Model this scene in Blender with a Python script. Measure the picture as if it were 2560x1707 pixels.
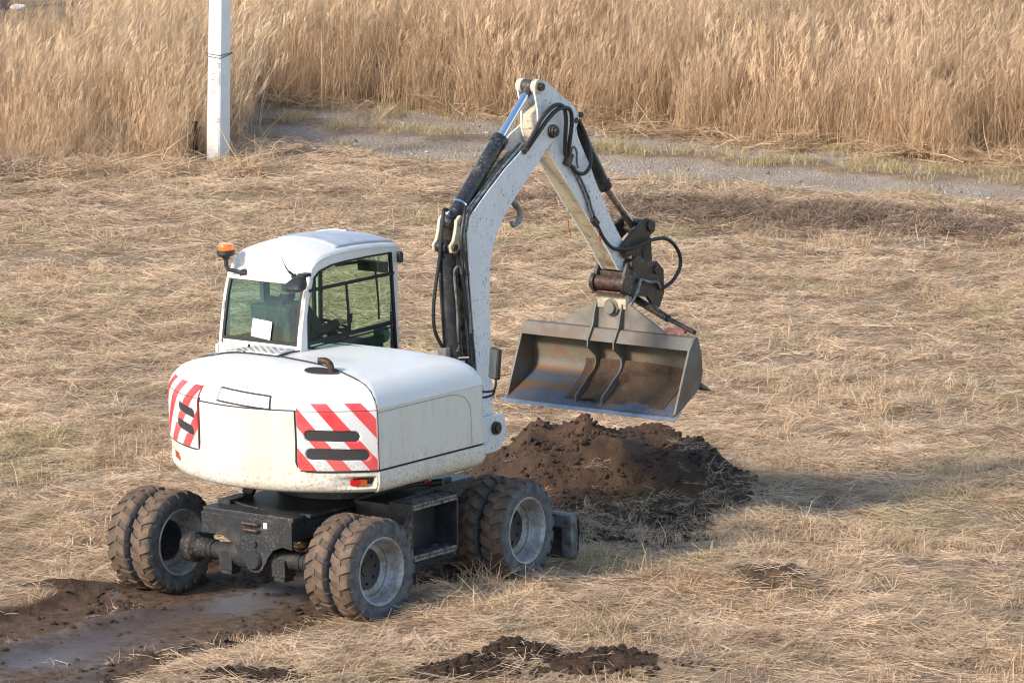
import bpy, math, random
import numpy as np
from mathutils import Matrix, Vector
random.seed(7); rng = np.random.default_rng(7)
R = math.radians
scene = bpy.context.scene
for o in list(bpy.data.objects): bpy.data.objects.remove(o, do_unlink=True)

# ------------------------------------------------------------------ camera, sky, sun, exposure
PITCH = 0.1692
cam_data = bpy.data.cameras.new('camera'); cam = bpy.data.objects.new('camera', cam_data)
scene.collection.objects.link(cam); scene.camera = cam
cam.location = (1.446, -44.003, 9.65); cam.rotation_euler = (math.pi/2 - PITCH, 0, 0)
cam_data.sensor_width = 36; cam_data.lens = 183.92; cam_data.clip_start = .5; cam_data.clip_end = 3000

SUN_EL, SUN_AZ = R(31), R(33)         # azimuth: from -X (left) towards the camera
sun_dir = Vector((-math.cos(SUN_AZ)*math.cos(SUN_EL), -math.sin(SUN_AZ)*math.cos(SUN_EL), math.sin(SUN_EL)))
world = bpy.data.worlds.new('World'); scene.world = world; world.use_nodes = True
wn = world.node_tree; wn.nodes.clear()
wo = wn.nodes.new('ShaderNodeOutputWorld'); wb = wn.nodes.new('ShaderNodeBackground'); ws = wn.nodes.new('ShaderNodeTexSky')
ws.sky_type = 'NISHITA'; ws.sun_disc = False; ws.sun_elevation = SUN_EL
ws.sun_rotation = math.atan2(sun_dir.x, sun_dir.y); ws.dust_density = .8; ws.air_density = 1.15; ws.ozone_density = 1.5
wb.inputs[1].default_value = 0.15
wn.links.new(ws.outputs[0], wb.inputs[0]); wn.links.new(wb.outputs[0], wo.inputs[0])
sl = bpy.data.lights.new('sun', 'SUN'); sl.energy = 2.8; sl.angle = R(10); sl.color = (1, .87, .71)
so = bpy.data.objects.new('sun', sl); scene.collection.objects.link(so)
so.rotation_euler = sun_dir.to_track_quat('Z', 'Y').to_euler()
scene.view_settings.view_transform = 'Standard'; scene.view_settings.look = 'None'
scene.view_settings.exposure = 0.80; scene.view_settings.gamma = 1
try:
    scene.view_settings.use_curve_mapping = False
    scene.cycles.use_denoising = True; scene.cycles.denoiser = 'OPENIMAGEDENOISE'; scene.cycles.denoising_input_passes = 'RGB_ALBEDO_NORMAL'
    scene.cycles.max_bounces = 5; scene.cycles.diffuse_bounces = 2; scene.cycles.glossy_bounces = 2; scene.cycles.transmission_bounces = 3; scene.cycles.transparent_max_bounces = 16
    scene.cycles.sample_clamp_indirect = 6; scene.cycles.filter_width = 1.15; scene.cycles.use_adaptive_sampling = True; scene.cycles.adaptive_threshold = .025; scene.cycles.adaptive_min_samples = 24
except Exception: pass

# ------------------------------------------------------------------ helpers
COL = scene.collection
def tag(o, label=None, cat=None, group=None, kind=None):
    if label: o['label'] = label
    if cat: o['category'] = cat
    if group: o['group'] = group
    if kind: o['kind'] = kind
    return o
def empty(name, loc=(0,0,0)):
    o = bpy.data.objects.new(name, None); COL.objects.link(o); o.location = loc; o.empty_display_size = .2; return o
class MB:
    def __init__(s): s.v = []; s.f = []; s.m = []
    def add(s, v, f, m=0):
        n = len(s.v); s.v += [tuple(p) for p in v]; s.f += [tuple(i+n for i in q) for q in f]; s.m += [m]*len(f); return s
    def box(s, c, d, rot=None, m=0):
        P = [Vector((x*d[0]/2, y*d[1]/2, z*d[2]/2)) for x in (-1,1) for y in (-1,1) for z in (-1,1)]
        if rot is not None: P = [rot @ p for p in P]
        return s.add([p+Vector(c) for p in P], [(0,1,3,2),(4,6,7,5),(0,4,5,1),(2,3,7,6),(0,2,6,4),(1,5,7,3)], m)
    def prism(s, poly, a, b, axis='x', m=0):
        def T(p, t): return {'x':(t,p[0],p[1]), 'y':(p[0],t,p[1]), 'z':(p[0],p[1],t)}[axis]
        n = len(poly); ar = sum(poly[i][0]*poly[(i+1)%n][1]-poly[(i+1)%n][0]*poly[i][1] for i in range(n))
        if (ar < 0) != (axis == 'y'): poly = poly[::-1]
        v = [T(p,a) for p in poly]+[T(p,b) for p in poly]
        f = [tuple(range(n-1,-1,-1)), tuple(range(n,2*n))]+[(i,(i+1)%n,n+(i+1)%n,n+i) for i in range(n)]
        return s.add(v, f, m)
    def loft(s, rings, closed=True, caps=True, m=0):
        n = len(rings[0]); v = [p for r in rings for p in r]; f = []
        for i in range(len(rings)-1):
            for j in range(n if closed else n-1):
                k = (j+1)%n; f.append((i*n+j, i*n+k, (i+1)*n+k, (i+1)*n+j))
        if caps: f.append(tuple(range(n-1,-1,-1))); f.append(tuple((len(rings)-1)*n+j for j in range(n)))
        return s.add(v, f, m)
    def tube(s, path, r, n=10, caps=True, m=0):
        P = [Vector(p) for p in path]; L = len(P); rings = []; up = None
        for i in range(L):
            t = (P[min(i+1,L-1)]-P[max(i-1,0)]).normalized()
            if up is None: up = t.orthogonal().normalized()
            up = (up - t*up.dot(t))
            up = up.normalized() if up.length > 1e-6 else t.orthogonal().normalized()
            w = t.cross(up); rr = r[i] if hasattr(r,'__len__') else r
            rings.append([P[i]+(up*math.cos(a)+w*math.sin(a))*rr for a in (2*math.pi*k/n for k in range(n))])
        return s.loft(rings, True, caps, m)
    def cyl(s, a, b, r, n=24, r2=None, m=0): return s.tube([a,b], [r, r if r2 is None else r2], n, True, m)
    def lathe(s, prof, o=(0,0,0), axis='x', n=40, m=0, caps=False):
        rings = []
        for a, r in prof:
            ring = []
            for k in range(n):
                t = 2*math.pi*k/n; c, d = r*math.cos(t), r*math.sin(t)
                p = {'x':(a,c,d), 'y':(d,a,c), 'z':(c,d,a)}[axis]; ring.append((p[0]+o[0],p[1]+o[1],p[2]+o[2]))
            rings.append(ring)
        return s.loft(rings, True, caps, m)
    def grid(s, P, m=0, flip=False):
        a, b = len(P), len(P[0]); f = []
        for i in range(a-1):
            for j in range(b-1):
                q = (i*b+j, (i+1)*b+j, (i+1)*b+j+1, i*b+j+1); f.append(q[::-1] if flip else q)
        return s.add([p for r in P for p in r], f, m)
    def ring(s, outer, inner, th, m=0):
        """frame between two closed 3D polylines, thickened by vector th"""
        n = len(outer); T = Vector(th)
        v = [Vector(p) for p in outer]+[Vector(p) for p in inner]; v += [p+T for p in v]; f = []
        for i in range(n):
            k = (i+1)%n
            f += [(i,k,n+k,n+i), (2*n+i,3*n+i,3*n+k,2*n+k), (i,2*n+i,2*n+k,k), (n+i,n+k,3*n+k,3*n+i)]
        return s.add(v, f, m)
    def build(s, name, mats, parent=None, bevel=0, sharp=38, smooth=True, seg=2):
        me = bpy.data.meshes.new(name); me.from_pydata([tuple(p) for p in s.v], [], s.f); me.update()
        for mt in (mats if isinstance(mats, (list,tuple)) else [mats]): me.materials.append(mt)
        if any(s.m): me.polygons.foreach_set('material_index', s.m)
        if smooth:
            me.polygons.foreach_set('use_smooth', [True]*len(me.polygons)); me.set_sharp_from_angle(angle=R(sharp))
        o = bpy.data.objects.new(name, me); COL.objects.link(o); o.parent = parent
        if bevel:
            b = o.modifiers.new('bevel','BEVEL'); b.width = bevel; b.segments = seg; b.limit_method = 'ANGLE'; b.angle_limit = R(40); b.harden_normals = True
        return o
def _split(s, name, mats, parent=None, **kw):
    """one object per connected piece"""
    par = list(range(len(s.v)))
    def find(i):
        while par[i] != i: par[i] = par[par[i]]; i = par[i]
        return i
    for f in s.f:
        for i in f[1:]: par[find(i)] = find(f[0])
    gr = {}
    for f, m in zip(s.f, s.m): gr.setdefault(find(f[0]), []).append((f, m))
    out = []
    for fs in gr.values():
        us = sorted({i for f,_ in fs for i in f}); mp = {i:k for k,i in enumerate(us)}; b = MB()
        b.v = [s.v[i] for i in us]; b.f = [tuple(mp[i] for i in f) for f,_ in fs]; b.m = [m for _,m in fs]; out.append(b.build(name, mats, parent, **kw))
    return out[0]
MB.build_split = _split
def smooth_path(pts, n=8):
    """Catmull-Rom through pts"""
    P = [Vector(p) for p in pts]; P = [P[0]*2-P[1]]+P+[P[-1]*2-P[-2]]; out = []
    for i in range(1, len(P)-2):
        for k in range(n):
            t = k/n; a,b,c,d = P[i-1],P[i],P[i+1],P[i+2]
            out.append(.5*((2*b)+(c-a)*t+(2*a-5*b+4*c-d)*t*t+(3*b-a-3*c+d)*t**3))
    out.append(P[-2]); return out
def inset_poly(poly, d):
    n = len(poly); ar = sum(poly[i][0]*poly[(i+1)%n][1]-poly[(i+1)%n][0]*poly[i][1] for i in range(n))
    sg = 1 if ar > 0 else -1; out = []
    for i in range(n):
        a, b, c = Vector(poly[i-1]), Vector(poly[i]), Vector(poly[(i+1)%n])
        e1, e2 = (b-a).normalized(), (c-b).normalized()
        n1, n2 = Vector((-e1.y,e1.x))*sg, Vector((-e2.y,e2.x))*sg
        m = (n1+n2); m = m.normalized() if m.length > 1e-5 else n1
        out.append(tuple(b+m*d/max(.5,m.dot(n1))))
    return out
def circle_pts(c, r, a0, a1, n): return [(c[0]+r*math.cos(R(a0+(a1-a0)*i/n)), c[1]+r*math.sin(R(a0+(a1-a0)*i/n))) for i in range(n+1)]

# value noise, vectorised
_perm = np.random.default_rng(3).random((256,256))
def vnoise(x, y):
    x = np.asarray(x, float); y = np.asarray(y, float)
    xi = np.floor(x).astype(int); yi = np.floor(y).astype(int); fx = x-xi; fy = y-yi
    fx = fx*fx*(3-2*fx); fy = fy*fy*(3-2*fy)
    g = lambda a, b: _perm[a % 256, b % 256]
    return (g(xi,yi)*(1-fx)+g(xi+1,yi)*fx)*(1-fy)+(g(xi,yi+1)*(1-fx)+g(xi+1,yi+1)*fx)*fy
def fbm(x, y, o=4):
    t = 0; a = .5
    for i in range(o): t = t+a*(vnoise(x*2**i+17*i, y*2**i-9*i)-.5); a *= .5
    return t
def sstep(a, b, x):
    t = np.clip((np.asarray(x, float)-a)/(b-a), 0, 1); return t*t*(3-2*t)

# ------------------------------------------------------------------ materials
class NT:
    def __init__(s, name):
        s.mat = bpy.data.materials.new(name); s.mat.use_nodes = True; s.t = s.mat.node_tree
        s.bs = s.t.nodes['Principled BSDF']; s.out = s.t.nodes['Material Output']
    def n(s, t, **kw):
        nd = s.t.nodes.new(t)
        for k, v in kw.items():
            if k.startswith('i_'): 
                key = k[2:]; key = int(key) if key.isdigit() else key; s.set(nd.inputs[key], v)
            else: setattr(nd, k, v)
        return nd
    def set(s, sock, v):
        if isinstance(v, bpy.types.NodeSocket): s.t.links.new(v, sock)
        elif isinstance(v, (tuple,list)) and len(v) == 3 and sock.type == 'RGBA': sock.default_value = (*v, 1)
        else: sock.default_value = v
    def coord(s, which='Object'): return s.n('ShaderNodeTexCoord').outputs[which]
    def mapping(s, vec, scale=(1,1,1), rot=(0,0,0), loc=(0,0,0)): return s.n('ShaderNodeMapping', i_Vector=vec, i_Scale=scale, i_Rotation=rot, i_Location=loc).outputs[0]
    def noise(s, vec, scale=5, detail=4, rough=.55, dist=0):
        return s.n('ShaderNodeTexNoise', i_Vector=vec, i_Scale=scale, i_Detail=detail, i_Roughness=rough, i_Distortion=dist).outputs['Fac']
    def ramp(s, fac, a, b, lo=0., hi=1.):
        return s.n('ShaderNodeMapRange', i_0=fac, i_1=a, i_2=b, i_3=lo, i_4=hi).outputs[0]
    def mix(s, f, a, b):
        nd = s.n('ShaderNodeMix', data_type='RGBA'); s.set(nd.inputs[0], f); s.set(nd.inputs[6], a); s.set(nd.inputs[7], b); return nd.outputs[2]
    def math(s, op, a, b=0., c=0.):
        nd = s.n('ShaderNodeMath', operation=op); s.set(nd.inputs[0], a); s.set(nd.inputs[1], b); s.set(nd.inputs[2], c); return nd.outputs[0]
    def sep(s, vec): return s.n('ShaderNodeSeparateXYZ', i_0=vec).outputs
    def bump(s, h, strength=.3, dist=.01): 
        s.set(s.bs.inputs['Normal'], s.n('ShaderNodeBump', i_Strength=strength, i_Distance=dist, i_Height=h).outputs[0])
    def fin(s, col=None, rough=None, metal=None, spec=None):
        if col is not None: s.set(s.bs.inputs['Base Color'], col)
        if rough is not None: s.set(s.bs.inputs['Roughness'], rough)
        if metal is not None: s.set(s.bs.inputs['Metallic'], metal)
        if spec is not None: s.set(s.bs.inputs['Specular IOR Level'], spec)
        return s.mat
def simple(name, col, rough=.5, metal=0, var=.15, vscale=14, bump=0):
    m = NT(name); c = m.coord(); nz = m.noise(c, vscale, 5)
    dark = tuple(x*(1-var*1.6) for x in col); lite = tuple(min(1,x*(1+var)) for x in col)
    if bump: m.bump(m.noise(c, vscale*6, 3), bump, .004)
    return m.fin(m.mix(m.ramp(nz,.35,.65), dark, lite), rough, metal)
M = {}
def white_paint(name, chips=0., grime=.3, base=(.72,.705,.67), low=1.25, edge_rust=0., film=.45):
    m = NT(name); c = m.coord(); x, y, z = m.sep(c)
    streak = m.noise(m.mapping(c, (9,9,.7)), 1, 5, .6)
    blot = m.noise(c, 2.3, 5, .6)
    fine = m.noise(c, 55, 3, .7)
    g = m.math('MULTIPLY', m.ramp(streak,.46,.72), m.ramp(blot,.42,.68))
    g = m.math('MULTIPLY', g, grime*2.1)
    col = m.mix(g, base, (.50,.43,.33))
    if name == 'white_paint':
        bx = m.math('ADD', x, m.math('MULTIPLY', m.math('SUBTRACT', m.noise(m.mapping(c,(3,3,1.2)),1,3), .5), .25))
        sb = m.math('MAXIMUM', m.ramp(m.math('ABSOLUTE', m.math('SUBTRACT', bx, .17)), .16, .10), m.math('MULTIPLY', m.ramp(m.math('ABSOLUTE', m.math('ADD', bx, .10)), .07, .03), .6))
        col = m.mix(m.math('MULTIPLY', m.math('MULTIPLY', sb, m.ramp(y,-.9,-1.05)), .55), col, (.60,.53,.41))
        sc = m.math('MULTIPLY', m.ramp(m.noise(m.mapping(c,(2.5,2.5,60),(.12,.1,0)),1.3,4,.7),.66,.69), m.ramp(m.noise(c,4.2,2),.52,.6))
        col = m.mix(m.math('MULTIPLY', sc, .7), col, (.16,.13,.10))
    # yellowed waxy film, broad
    col = m.mix(m.math('MULTIPLY', m.ramp(m.noise(m.mapping(c,(1.6,1.6,.5)),1.1,3),.36,.62), film), col, (.70,.645,.53))
    if name == 'white_roof_paint':
        rx = m.math('SUBTRACT', x, .22); ry = m.math('ADD', y, .40); rr = m.math('SQRT', m.math('ADD', m.math('MULTIPLY',rx,rx), m.math('MULTIPLY', m.math('MULTIPLY',ry,ry), 3.)))
        col = m.mix(m.math('MULTIPLY', m.math('MULTIPLY', m.ramp(rr,.42,.10), m.ramp(m.noise(c,6,5,.7),.40,.62)), .6), col, (.42,.355,.28))
    # splashed dirt, more near the bottom edges
    lowm = m.ramp(z, low+.16, low-.14)
    spl = m.math('MULTIPLY', m.ramp(m.noise(c, 38, 4, .75), .50, .66), m.math('ADD', m.math('MULTIPLY', lowm, .75), .05+grime*.12))
    col = m.mix(spl, col, (.22,.165,.11))
    col = m.mix(m.math('MULTIPLY', lowm, m.ramp(blot,.35,.7,.0,.30)), col, (.42,.35,.26))
    if chips:
        k = m.noise(m.mapping(c,(1,1,1),(.5,.3,.2)), 34, 4, .72, .6)
        k2 = m.noise(c, 4.5, 3, .6)
        msk = m.math('GREATER_THAN', m.math('ADD', k, m.math('MULTIPLY', k2, .22)), .85-chips*.1)
        col = m.mix(m.math('MULTIPLY', msk, .9), col, (.045,.035,.028))
        big = m.math('MULTIPLY', m.ramp(m.noise(m.mapping(c,(1,14,5),(.7,0,0)), 3.2, 4, .7), .60, .65), m.ramp(m.noise(c, 2.6, 2), .46, .56))
        col = m.mix(m.math('MULTIPLY', big, .8), col, (.09,.065,.045))
        col = m.mix(m.math('MULTIPLY', m.ramp(m.noise(c, 11, 5, .7), .60, .70), .35+.4*edge_rust), col, (.23,.13,.06))
    if edge_rust: col = m.mix(m.math('MULTIPLY', m.ramp(m.noise(c, 9, 5, .7), .40, .60), m.ramp(z, 3.1, 2.4, .1, .8)), col, (.17,.105,.055))
    m.bump(fine, .03, .002)
    M[name] = m.fin(col, m.ramp(blot,.3,.7,.34,.55)); return M[name]
white_paint('white_paint', 0, .5, (.70,.68,.63), film=.5)
white_paint('white_roof_paint', 0, .14, (.72,.72,.70), film=.18)
white_paint('white_cab_paint', 0, .16, (.72,.715,.69), low=1.9, film=.2)
white_paint('boom_paint', 1.0, .22, (.76,.77,.78), low=.2, film=.1)
white_paint('stick_under_paint', 1.0, .8, (.52,.43,.29), low=.2, edge_rust=1)
def black_paint(name, base=(.020,.023,.029), dust=.36, rough=.45):
    m = NT(name); c = m.coord()
    d1 = m.ramp(m.noise(c, 4.5, 6, .65), .52, .66); d2 = m.ramp(m.noise(c, 48, 4, .75), .55, .63)
    col = m.mix(m.math('MULTIPLY', d1, dust*.55), base, (.20,.16,.115))
    col = m.mix(m.math('MULTIPLY', m.math('MULTIPLY', d2, m.ramp(m.noise(c,3,3),.42,.6)), dust), col, (.42,.38,.30))
    m.bump(m.noise(c, 60, 3), .12, .003)
    M[name] = m.fin(col, rough); return M[name]
black_paint('black_paint'); black_paint('black_paint_clean', dust=.15); black_paint('greasy_steel', (.035,.028,.024), .55, .38)
black_paint('plastic_black', (.02,.02,.022), .12, .5)
M['rust_pin'] = simple('rust_pin', (.085,.05,.035), .55, .3, .4, 30, .3)
M['chrome'] = simple('chrome', (.78,.80,.84), .09, 1, .05, 60)
M['worn_rod'] = simple('worn_rod', (.34,.27,.22), .3, .8, .3, 20)
M['rim_grey'] = None
def rim_mat():
    m = NT('rim_grey'); c = m.coord(); x,y,z = m.sep(c)
    d = m.ramp(m.noise(c, 7, 5, .65), .42, .68)
    top = m.ramp(z, -.05, .28)
    col = m.mix(d, (.40,.415,.44), (.24,.205,.16)); col = m.mix(m.math('MULTIPLY', m.ramp(m.noise(c, 30, 4, .7),.52,.62), .6), col, (.19,.13,.085))
    M['rim_grey'] = m.fin(col, .42, .15)
rim_mat()
def tyre_mat():
    m = NT('tyre_rubber'); c = m.coord(); x,y,z = m.sep(c)
    r = m.math('SQRT', m.math('ADD', m.math('MULTIPLY',y,y), m.math('MULTIPLY',z,z)))
    ax = m.math('ABSOLUTE', x)
    nz = m.noise(c, 9, 5, .65); nf = m.noise(c, 45, 4, .7)
    side = m.mix(m.ramp(nz,.36,.66), (.050,.055,.062), (.15,.152,.155))
    side = m.mix(m.ramp(nf,.52,.66,0,.5), side, (.15,.125,.10))
    tread = m.mix(m.ramp(nz,.36,.62), (.085,.055,.038), (.165,.108,.072))
    tread = m.mix(m.ramp(nf,.56,.68,0,.4), tread, (.09,.065,.05))
    deep = m.ramp(m.math('ADD', r, m.math('MULTIPLY',m.math('SUBTRACT',nz,.5),.03)), .426, .444); col = m.mix(deep, (.075,.056,.046), tread)
    t = m.math('MULTIPLY', m.ramp(m.math('ADD', r, m.math('MULTIPLY',m.math('SUBTRACT',nz,.5),.05)), .395, .412), m.ramp(ax,.118,.108))
    col = m.mix(t, side, col)
    m.bump(nf, .35, .006); M['tyre_rubber'] = m.fin(col, .8)
tyre_mat()
def stripe_mat(name, sgn):
    m = NT(name); u = m.n('ShaderNodeUVMap').outputs[0]; x,y,z = m.sep(u); c = m.coord()
    t = m.math('FRACT', m.math('MULTIPLY_ADD', m.math('ADD', m.math('MULTIPLY', x, sgn), m.math('MULTIPLY', y, .80)), 1/.272, .0))
    red = m.math('GREATER_THAN', t, .52)
    wear = m.ramp(m.noise(c, 1.7, 4), .40, .62)
    rcol = m.mix(m.math('MULTIPLY', wear, .55), (.70,.022,.035), (.66,.15,.15))
    col = m.mix(red, (.66,.67,.68), rcol)
    lowm = m.ramp(y, 1.62, 1.25)
    spk = m.math('MULTIPLY', m.ramp(m.noise(c, 60, 4, .8), .52, .63), m.math('MULTIPLY', m.math('MULTIPLY', lowm, m.ramp(x, -.1, -.5) if sgn < 0 else .3), .8))
    spk = m.math('MULTIPLY', m.ramp(m.noise(c, 60, 4, .8), .47, .60), m.math('MULTIPLY_ADD', lowm, .6, .06))
    col = m.mix(spk, col, (.25,.19,.14))
    M[name] = m.fin(col, .45)
stripe_mat('stripes_right', -1); stripe_mat('stripes_left', 1)
M['grille'] = NT('grille')
def grille_mat():
    m = NT('grille'); u = m.n('ShaderNodeUVMap').outputs[0]
    v = m.n('ShaderNodeTexVoronoi', i_Vector=m.mapping(u,(160,160,1)), i_Scale=1.0, i_Randomness=0.)
    M['grille'] = m.fin(m.mix(m.ramp(v.outputs['Distance'],.25,.42), (.004,.004,.005), (.05,.05,.055)), .5)
grille_mat()
M['gasket'] = simple('gasket', (.010,.011,.013), .55, 0, .2)
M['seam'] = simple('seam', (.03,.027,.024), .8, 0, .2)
M['plate_white'] = simple('plate_white', (.70,.72,.75), .35, 0, .04, 5)
M['paper'] = simple('paper', (.86,.87,.86), .7, 0, .02, 5)
def lamp_mat(name, col, em=0):
    m = NT(name); c = m.coord(); w = m.noise(c, 90, 1)
    m.fin(m.mix(m.ramp(w,.4,.6,0,.35), col, tuple(x*.45 for x in col)), .12)
    if em: m.set(m.bs.inputs['Emission Color'], col); m.set(m.bs.inputs['Emission Strength'], em)
    m.set(m.bs.inputs['Coat Weight'], .6); M[name] = m.mat
lamp_mat('lens_red', (.55,.012,.012)); lamp_mat('lens_amber', (.50,.10,.015)); lamp_mat('beacon_orange', (.95,.14,.012), .35)
def glass_mat(name, tint, dirt=.12):
    m = NT(name); t = m.t; c = m.coord()
    tr = m.n('ShaderNodeBsdfTransparent', i_Color=tint); gl = m.n('ShaderNodeBsdfGlossy', i_Roughness=.02)
    di = m.n('ShaderNodeBsdfDiffuse', i_Color=(.32,.36,.33))
    fc = m.n('ShaderNodeLayerWeight', i_Blend=.5).outputs['Facing']; fr = m.math('MULTIPLY_ADD', m.math('POWER', fc, 4.), .8, .045)
    a = m.n('ShaderNodeMixShader'); b = m.n('ShaderNodeMixShader')
    m.set(a.inputs[0], fr); t.links.new(tr.outputs[0], a.inputs[1]); t.links.new(gl.outputs[0], a.inputs[2])
    st = m.math('MULTIPLY', m.ramp(m.noise(m.mapping(c,(30,30,1.2)),1,4,.6),.42,.7), dirt)
    m.set(b.inputs[0], st); t.links.new(a.outputs[0], b.inputs[1]); t.links.new(di.outputs[0], b.inputs[2])
    t.links.new(b.outputs[0], m.out.inputs[0]); M[name] = m.mat
glass_mat('glass_rear', (.50,.76,.66), .06); glass_mat('glass_side', (.72,.90,.80), .02)
M['interior'] = simple('interior', (.035,.04,.042), .7, 0, .3, 8)
M['interior_grey'] = simple('interior_grey', (.10,.125,.125), .7, 0, .2, 8)
M['seat_cloth'] = simple('seat_cloth', (.06,.075,.078), .85, 0, .25, 20)
def bucket_mat():
    m = NT('bucket_steel'); c = m.coord(); x,y,z = m.sep(c)
    n1 = m.noise(c, 3.2, 6, .62, .4); nf = m.noise(c, 40, 4, .7)
    steel = m.mix(m.ramp(nf,.4,.65), (.115,.125,.14), (.185,.195,.21))
    dust = m.mix(m.ramp(n1,.30,.55,.3,.9), steel, (.145,.125,.10))
    mud = m.mix(m.ramp(n1,.48,.62,0,.8), dust, (.13,.082,.05))
    m.bump(n1, .2, .01); M['bucket_steel'] = m.fin(mud, .5, .15)
bucket_mat()
def shell_mat():
    m = NT('bucket_shell'); c = m.coord(); x,y,z = m.sep(c)
    n1 = m.noise(c, 4.0, 6, .62, .5); nf = m.noise(c, 40, 4, .7); n3 = m.noise(c, 2.2, 3)
    steel = m.mix(m.ramp(nf,.4,.65), (.080,.092,.115), (.13,.145,.17))
    dusty = m.mix(m.ramp(nf,.4,.65), (.14,.112,.08), (.19,.155,.11))
    col = m.mix(m.ramp(z,1.36,1.44), steel, dusty)
    # dirt that sticks where plates meet and in the corner
    band = m.math('ADD', m.ramp(m.math('ABSOLUTE', m.math('SUBTRACT', z, 1.345)), .045, .02), m.ramp(m.math('ABSOLUTE', m.math('SUBTRACT', z, 1.215)), .028, .012))
    band = m.math('ADD', band, m.ramp(n1,.56,.63))
    col = m.mix(m.math('MINIMUM', band, 1.), col, (.17,.105,.06))
    m.bump(n1, .2, .01); M['bucket_shell'] = m.fin(col, m.ramp(z,1.3,1.45,.35,.6), .2)
shell_mat()
M['edge_steel'] = simple('edge_steel', (.43,.45,.50), .28, .75, .12, 12)
def soil_mat(name, dark=(.026,.0145,.0088), lite=(.100,.055,.031), s=1.):
    m = NT(name); c = m.coord(); a = m.noise(c, 2.2*s, 6, .65); b = m.noise(c, 22*s, 5, .7)
    col = m.mix(m.ramp(a,.35,.65), dark, lite); col = m.mix(m.ramp(b,.5,.68,0,.45), col, tuple(x*1.5 for x in lite))
    m.bump(m.math('ADD', b, m.noise(c, 70*s, 4)), .8, .03); M[name] = m.fin(col, .95)
soil_mat('soil')
def concrete_mat():
    m = NT('whitewashed_concrete'); c = m.coord(); x,y,z = m.sep(c)
    n1 = m.noise(c, 6, 5, .6); n2 = m.noise(c, 45, 4, .7)
    col = m.mix(m.ramp(n1,.4,.7,0,.3), (.82,.82,.80), (.62,.60,.57))
    col = m.mix(m.ramp(n2,.64,.70,0,.6), col, (.30,.28,.26))
    col = m.mix(m.ramp(z,.9,.0,0,.45), col, (.55,.46,.38))
    m.bump(n2, .15, .004); M['whitewashed_concrete'] = m.fin(col, .85)
concrete_mat()
M['dark_wood'] = simple('dark_wood', (.045,.05,.058), .8, 0, .3, 12)
M['print_grey'] = simple('print_grey', (.33,.32,.30), .9, 0, .4, 60)
def straw_mat(name, a, b, c3, patch=.5, trans=.25, roughv=.75):
    """dry blades: colour varies blade by blade (vertex colour), clump by clump and over the field"""
    m = NT(name); at = m.n('ShaderNodeAttribute', attribute_name='tint'); f = at.outputs['Fac']
    g = m.n('ShaderNodeNewGeometry').outputs['Position']
    oi = m.noise(g, 2.7, 1) if name == 'straw' else m.n('ShaderNodeObjectInfo').outputs['Random']
    big = m.noise(m.mapping(g,(1,.55,1)), .55, 2, .6)
    col = m.mix(f, a, b)
    col = m.mix(m.math('MULTIPLY', m.ramp(m.math('ADD', m.math('MULTIPLY',oi,.45), m.math('MULTIPLY', big, .9)), .48, .92), patch), col, c3)
    col = m.mix(m.ramp(oi,0,1,0,.22), col, (.62,.50,.38))
    if name in ('straw','stubble'):
        gn = m.noise(m.mapping(g,(.8,.5,1),(0,0,0),(7,3,0)), .75, 3, .6); col = m.mix(m.ramp(gn,.55,.70,0,.45), col, (.44,.40,.19))
        fn = m.noise(g, 1.9, 2, .6); col = m.mix(m.ramp(fn,.33,.45,.5,0), col, (.28,.18,.11))
    m.fin(col, roughv, 0, .25)
    if trans:
        t = m.n('ShaderNodeBsdfTranslucent'); m.set(t.inputs[0], col); mx = m.n('ShaderNodeMixShader', i_0=trans)
        m.t.links.new(m.bs.outputs[0], mx.inputs[1]); m.t.links.new(t.outputs[0], mx.inputs[2]); m.t.links.new(mx.outputs[0], m.out.inputs[0])
    M[name] = m.mat
straw_mat('straw', (.48,.32,.19), (.95,.73,.515), (.30,.195,.12), .55)
straw_mat('stubble', (.50,.345,.19), (.88,.66,.44), (.40,.26,.15), .4)
straw_mat('green_blades', (.26,.30,.10), (.50,.50,.24), (.45,.38,.20), .6)
straw_mat('road_grass', (.36,.30,.13), (.64,.52,.29), (.46,.34,.19), .6)
straw_mat('tall_grass', (.50,.325,.18), (.92,.70,.47), (.40,.255,.14), .65)
straw_mat('litter_and_shade', (.20,.125,.08), (.42,.29,.20), (.17,.10,.07), .5)
M['step_metal'] = simple('step_metal', (.20,.205,.215), .4, .5, .5, 25, .2)
M['groove'] = simple('groove', (.42,.38,.32), .8, 0, .15)
M['hinge_grey'] = simple('hinge_grey', (.28,.28,.27), .5, .3, .2)
M['mirror_glass'] = simple('mirror_glass', (.35,.37,.38), .25, .8, .2, 9)
M['blade_grey'] = simple('blade_grey', (.13,.135,.14), .55, .1, .35, 12, .2)
black_paint('blade_paint', (.055,.06,.066), .75, .5)
M['roof_shade_grey'] = simple('roof_shade_grey', (.42,.44,.49), .4, 0, .08, 6)  # shade tone painted on the front roof panel
M['fan_green'] = simple('fan_green', (.05,.14,.11), .5)
black_paint('cyl_black', (.018,.020,.026), .45, .32)
M['pipe_grey'] = simple('pipe_grey', (.20,.215,.225), .4, .4, .35, 22)
M['strap_red'] = simple('strap_red', (.55,.03,.025), .7)
M['boom_core'] = simple('boom_core', (.17,.125,.085), .85, 0, .6, 12, .6)
M['cream_steel'] = simple('cream_steel', (.55,.47,.35), .6, 0, .25, 9)
M['rib_steel'] = simple('rib_steel', (.19,.165,.14), .5, .2, .35, 9)
M['hanger_steel'] = simple('hanger_steel', (.195,.172,.145), .6, .05, .22, 5)
M['faded_red'] = simple('faded_red', (.42,.14,.12), .6)
M['hair'] = simple('hair', (.02,.016,.013), .6); M['skin'] = simple('skin', (.45,.26,.18), .6, 0, .05)
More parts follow.
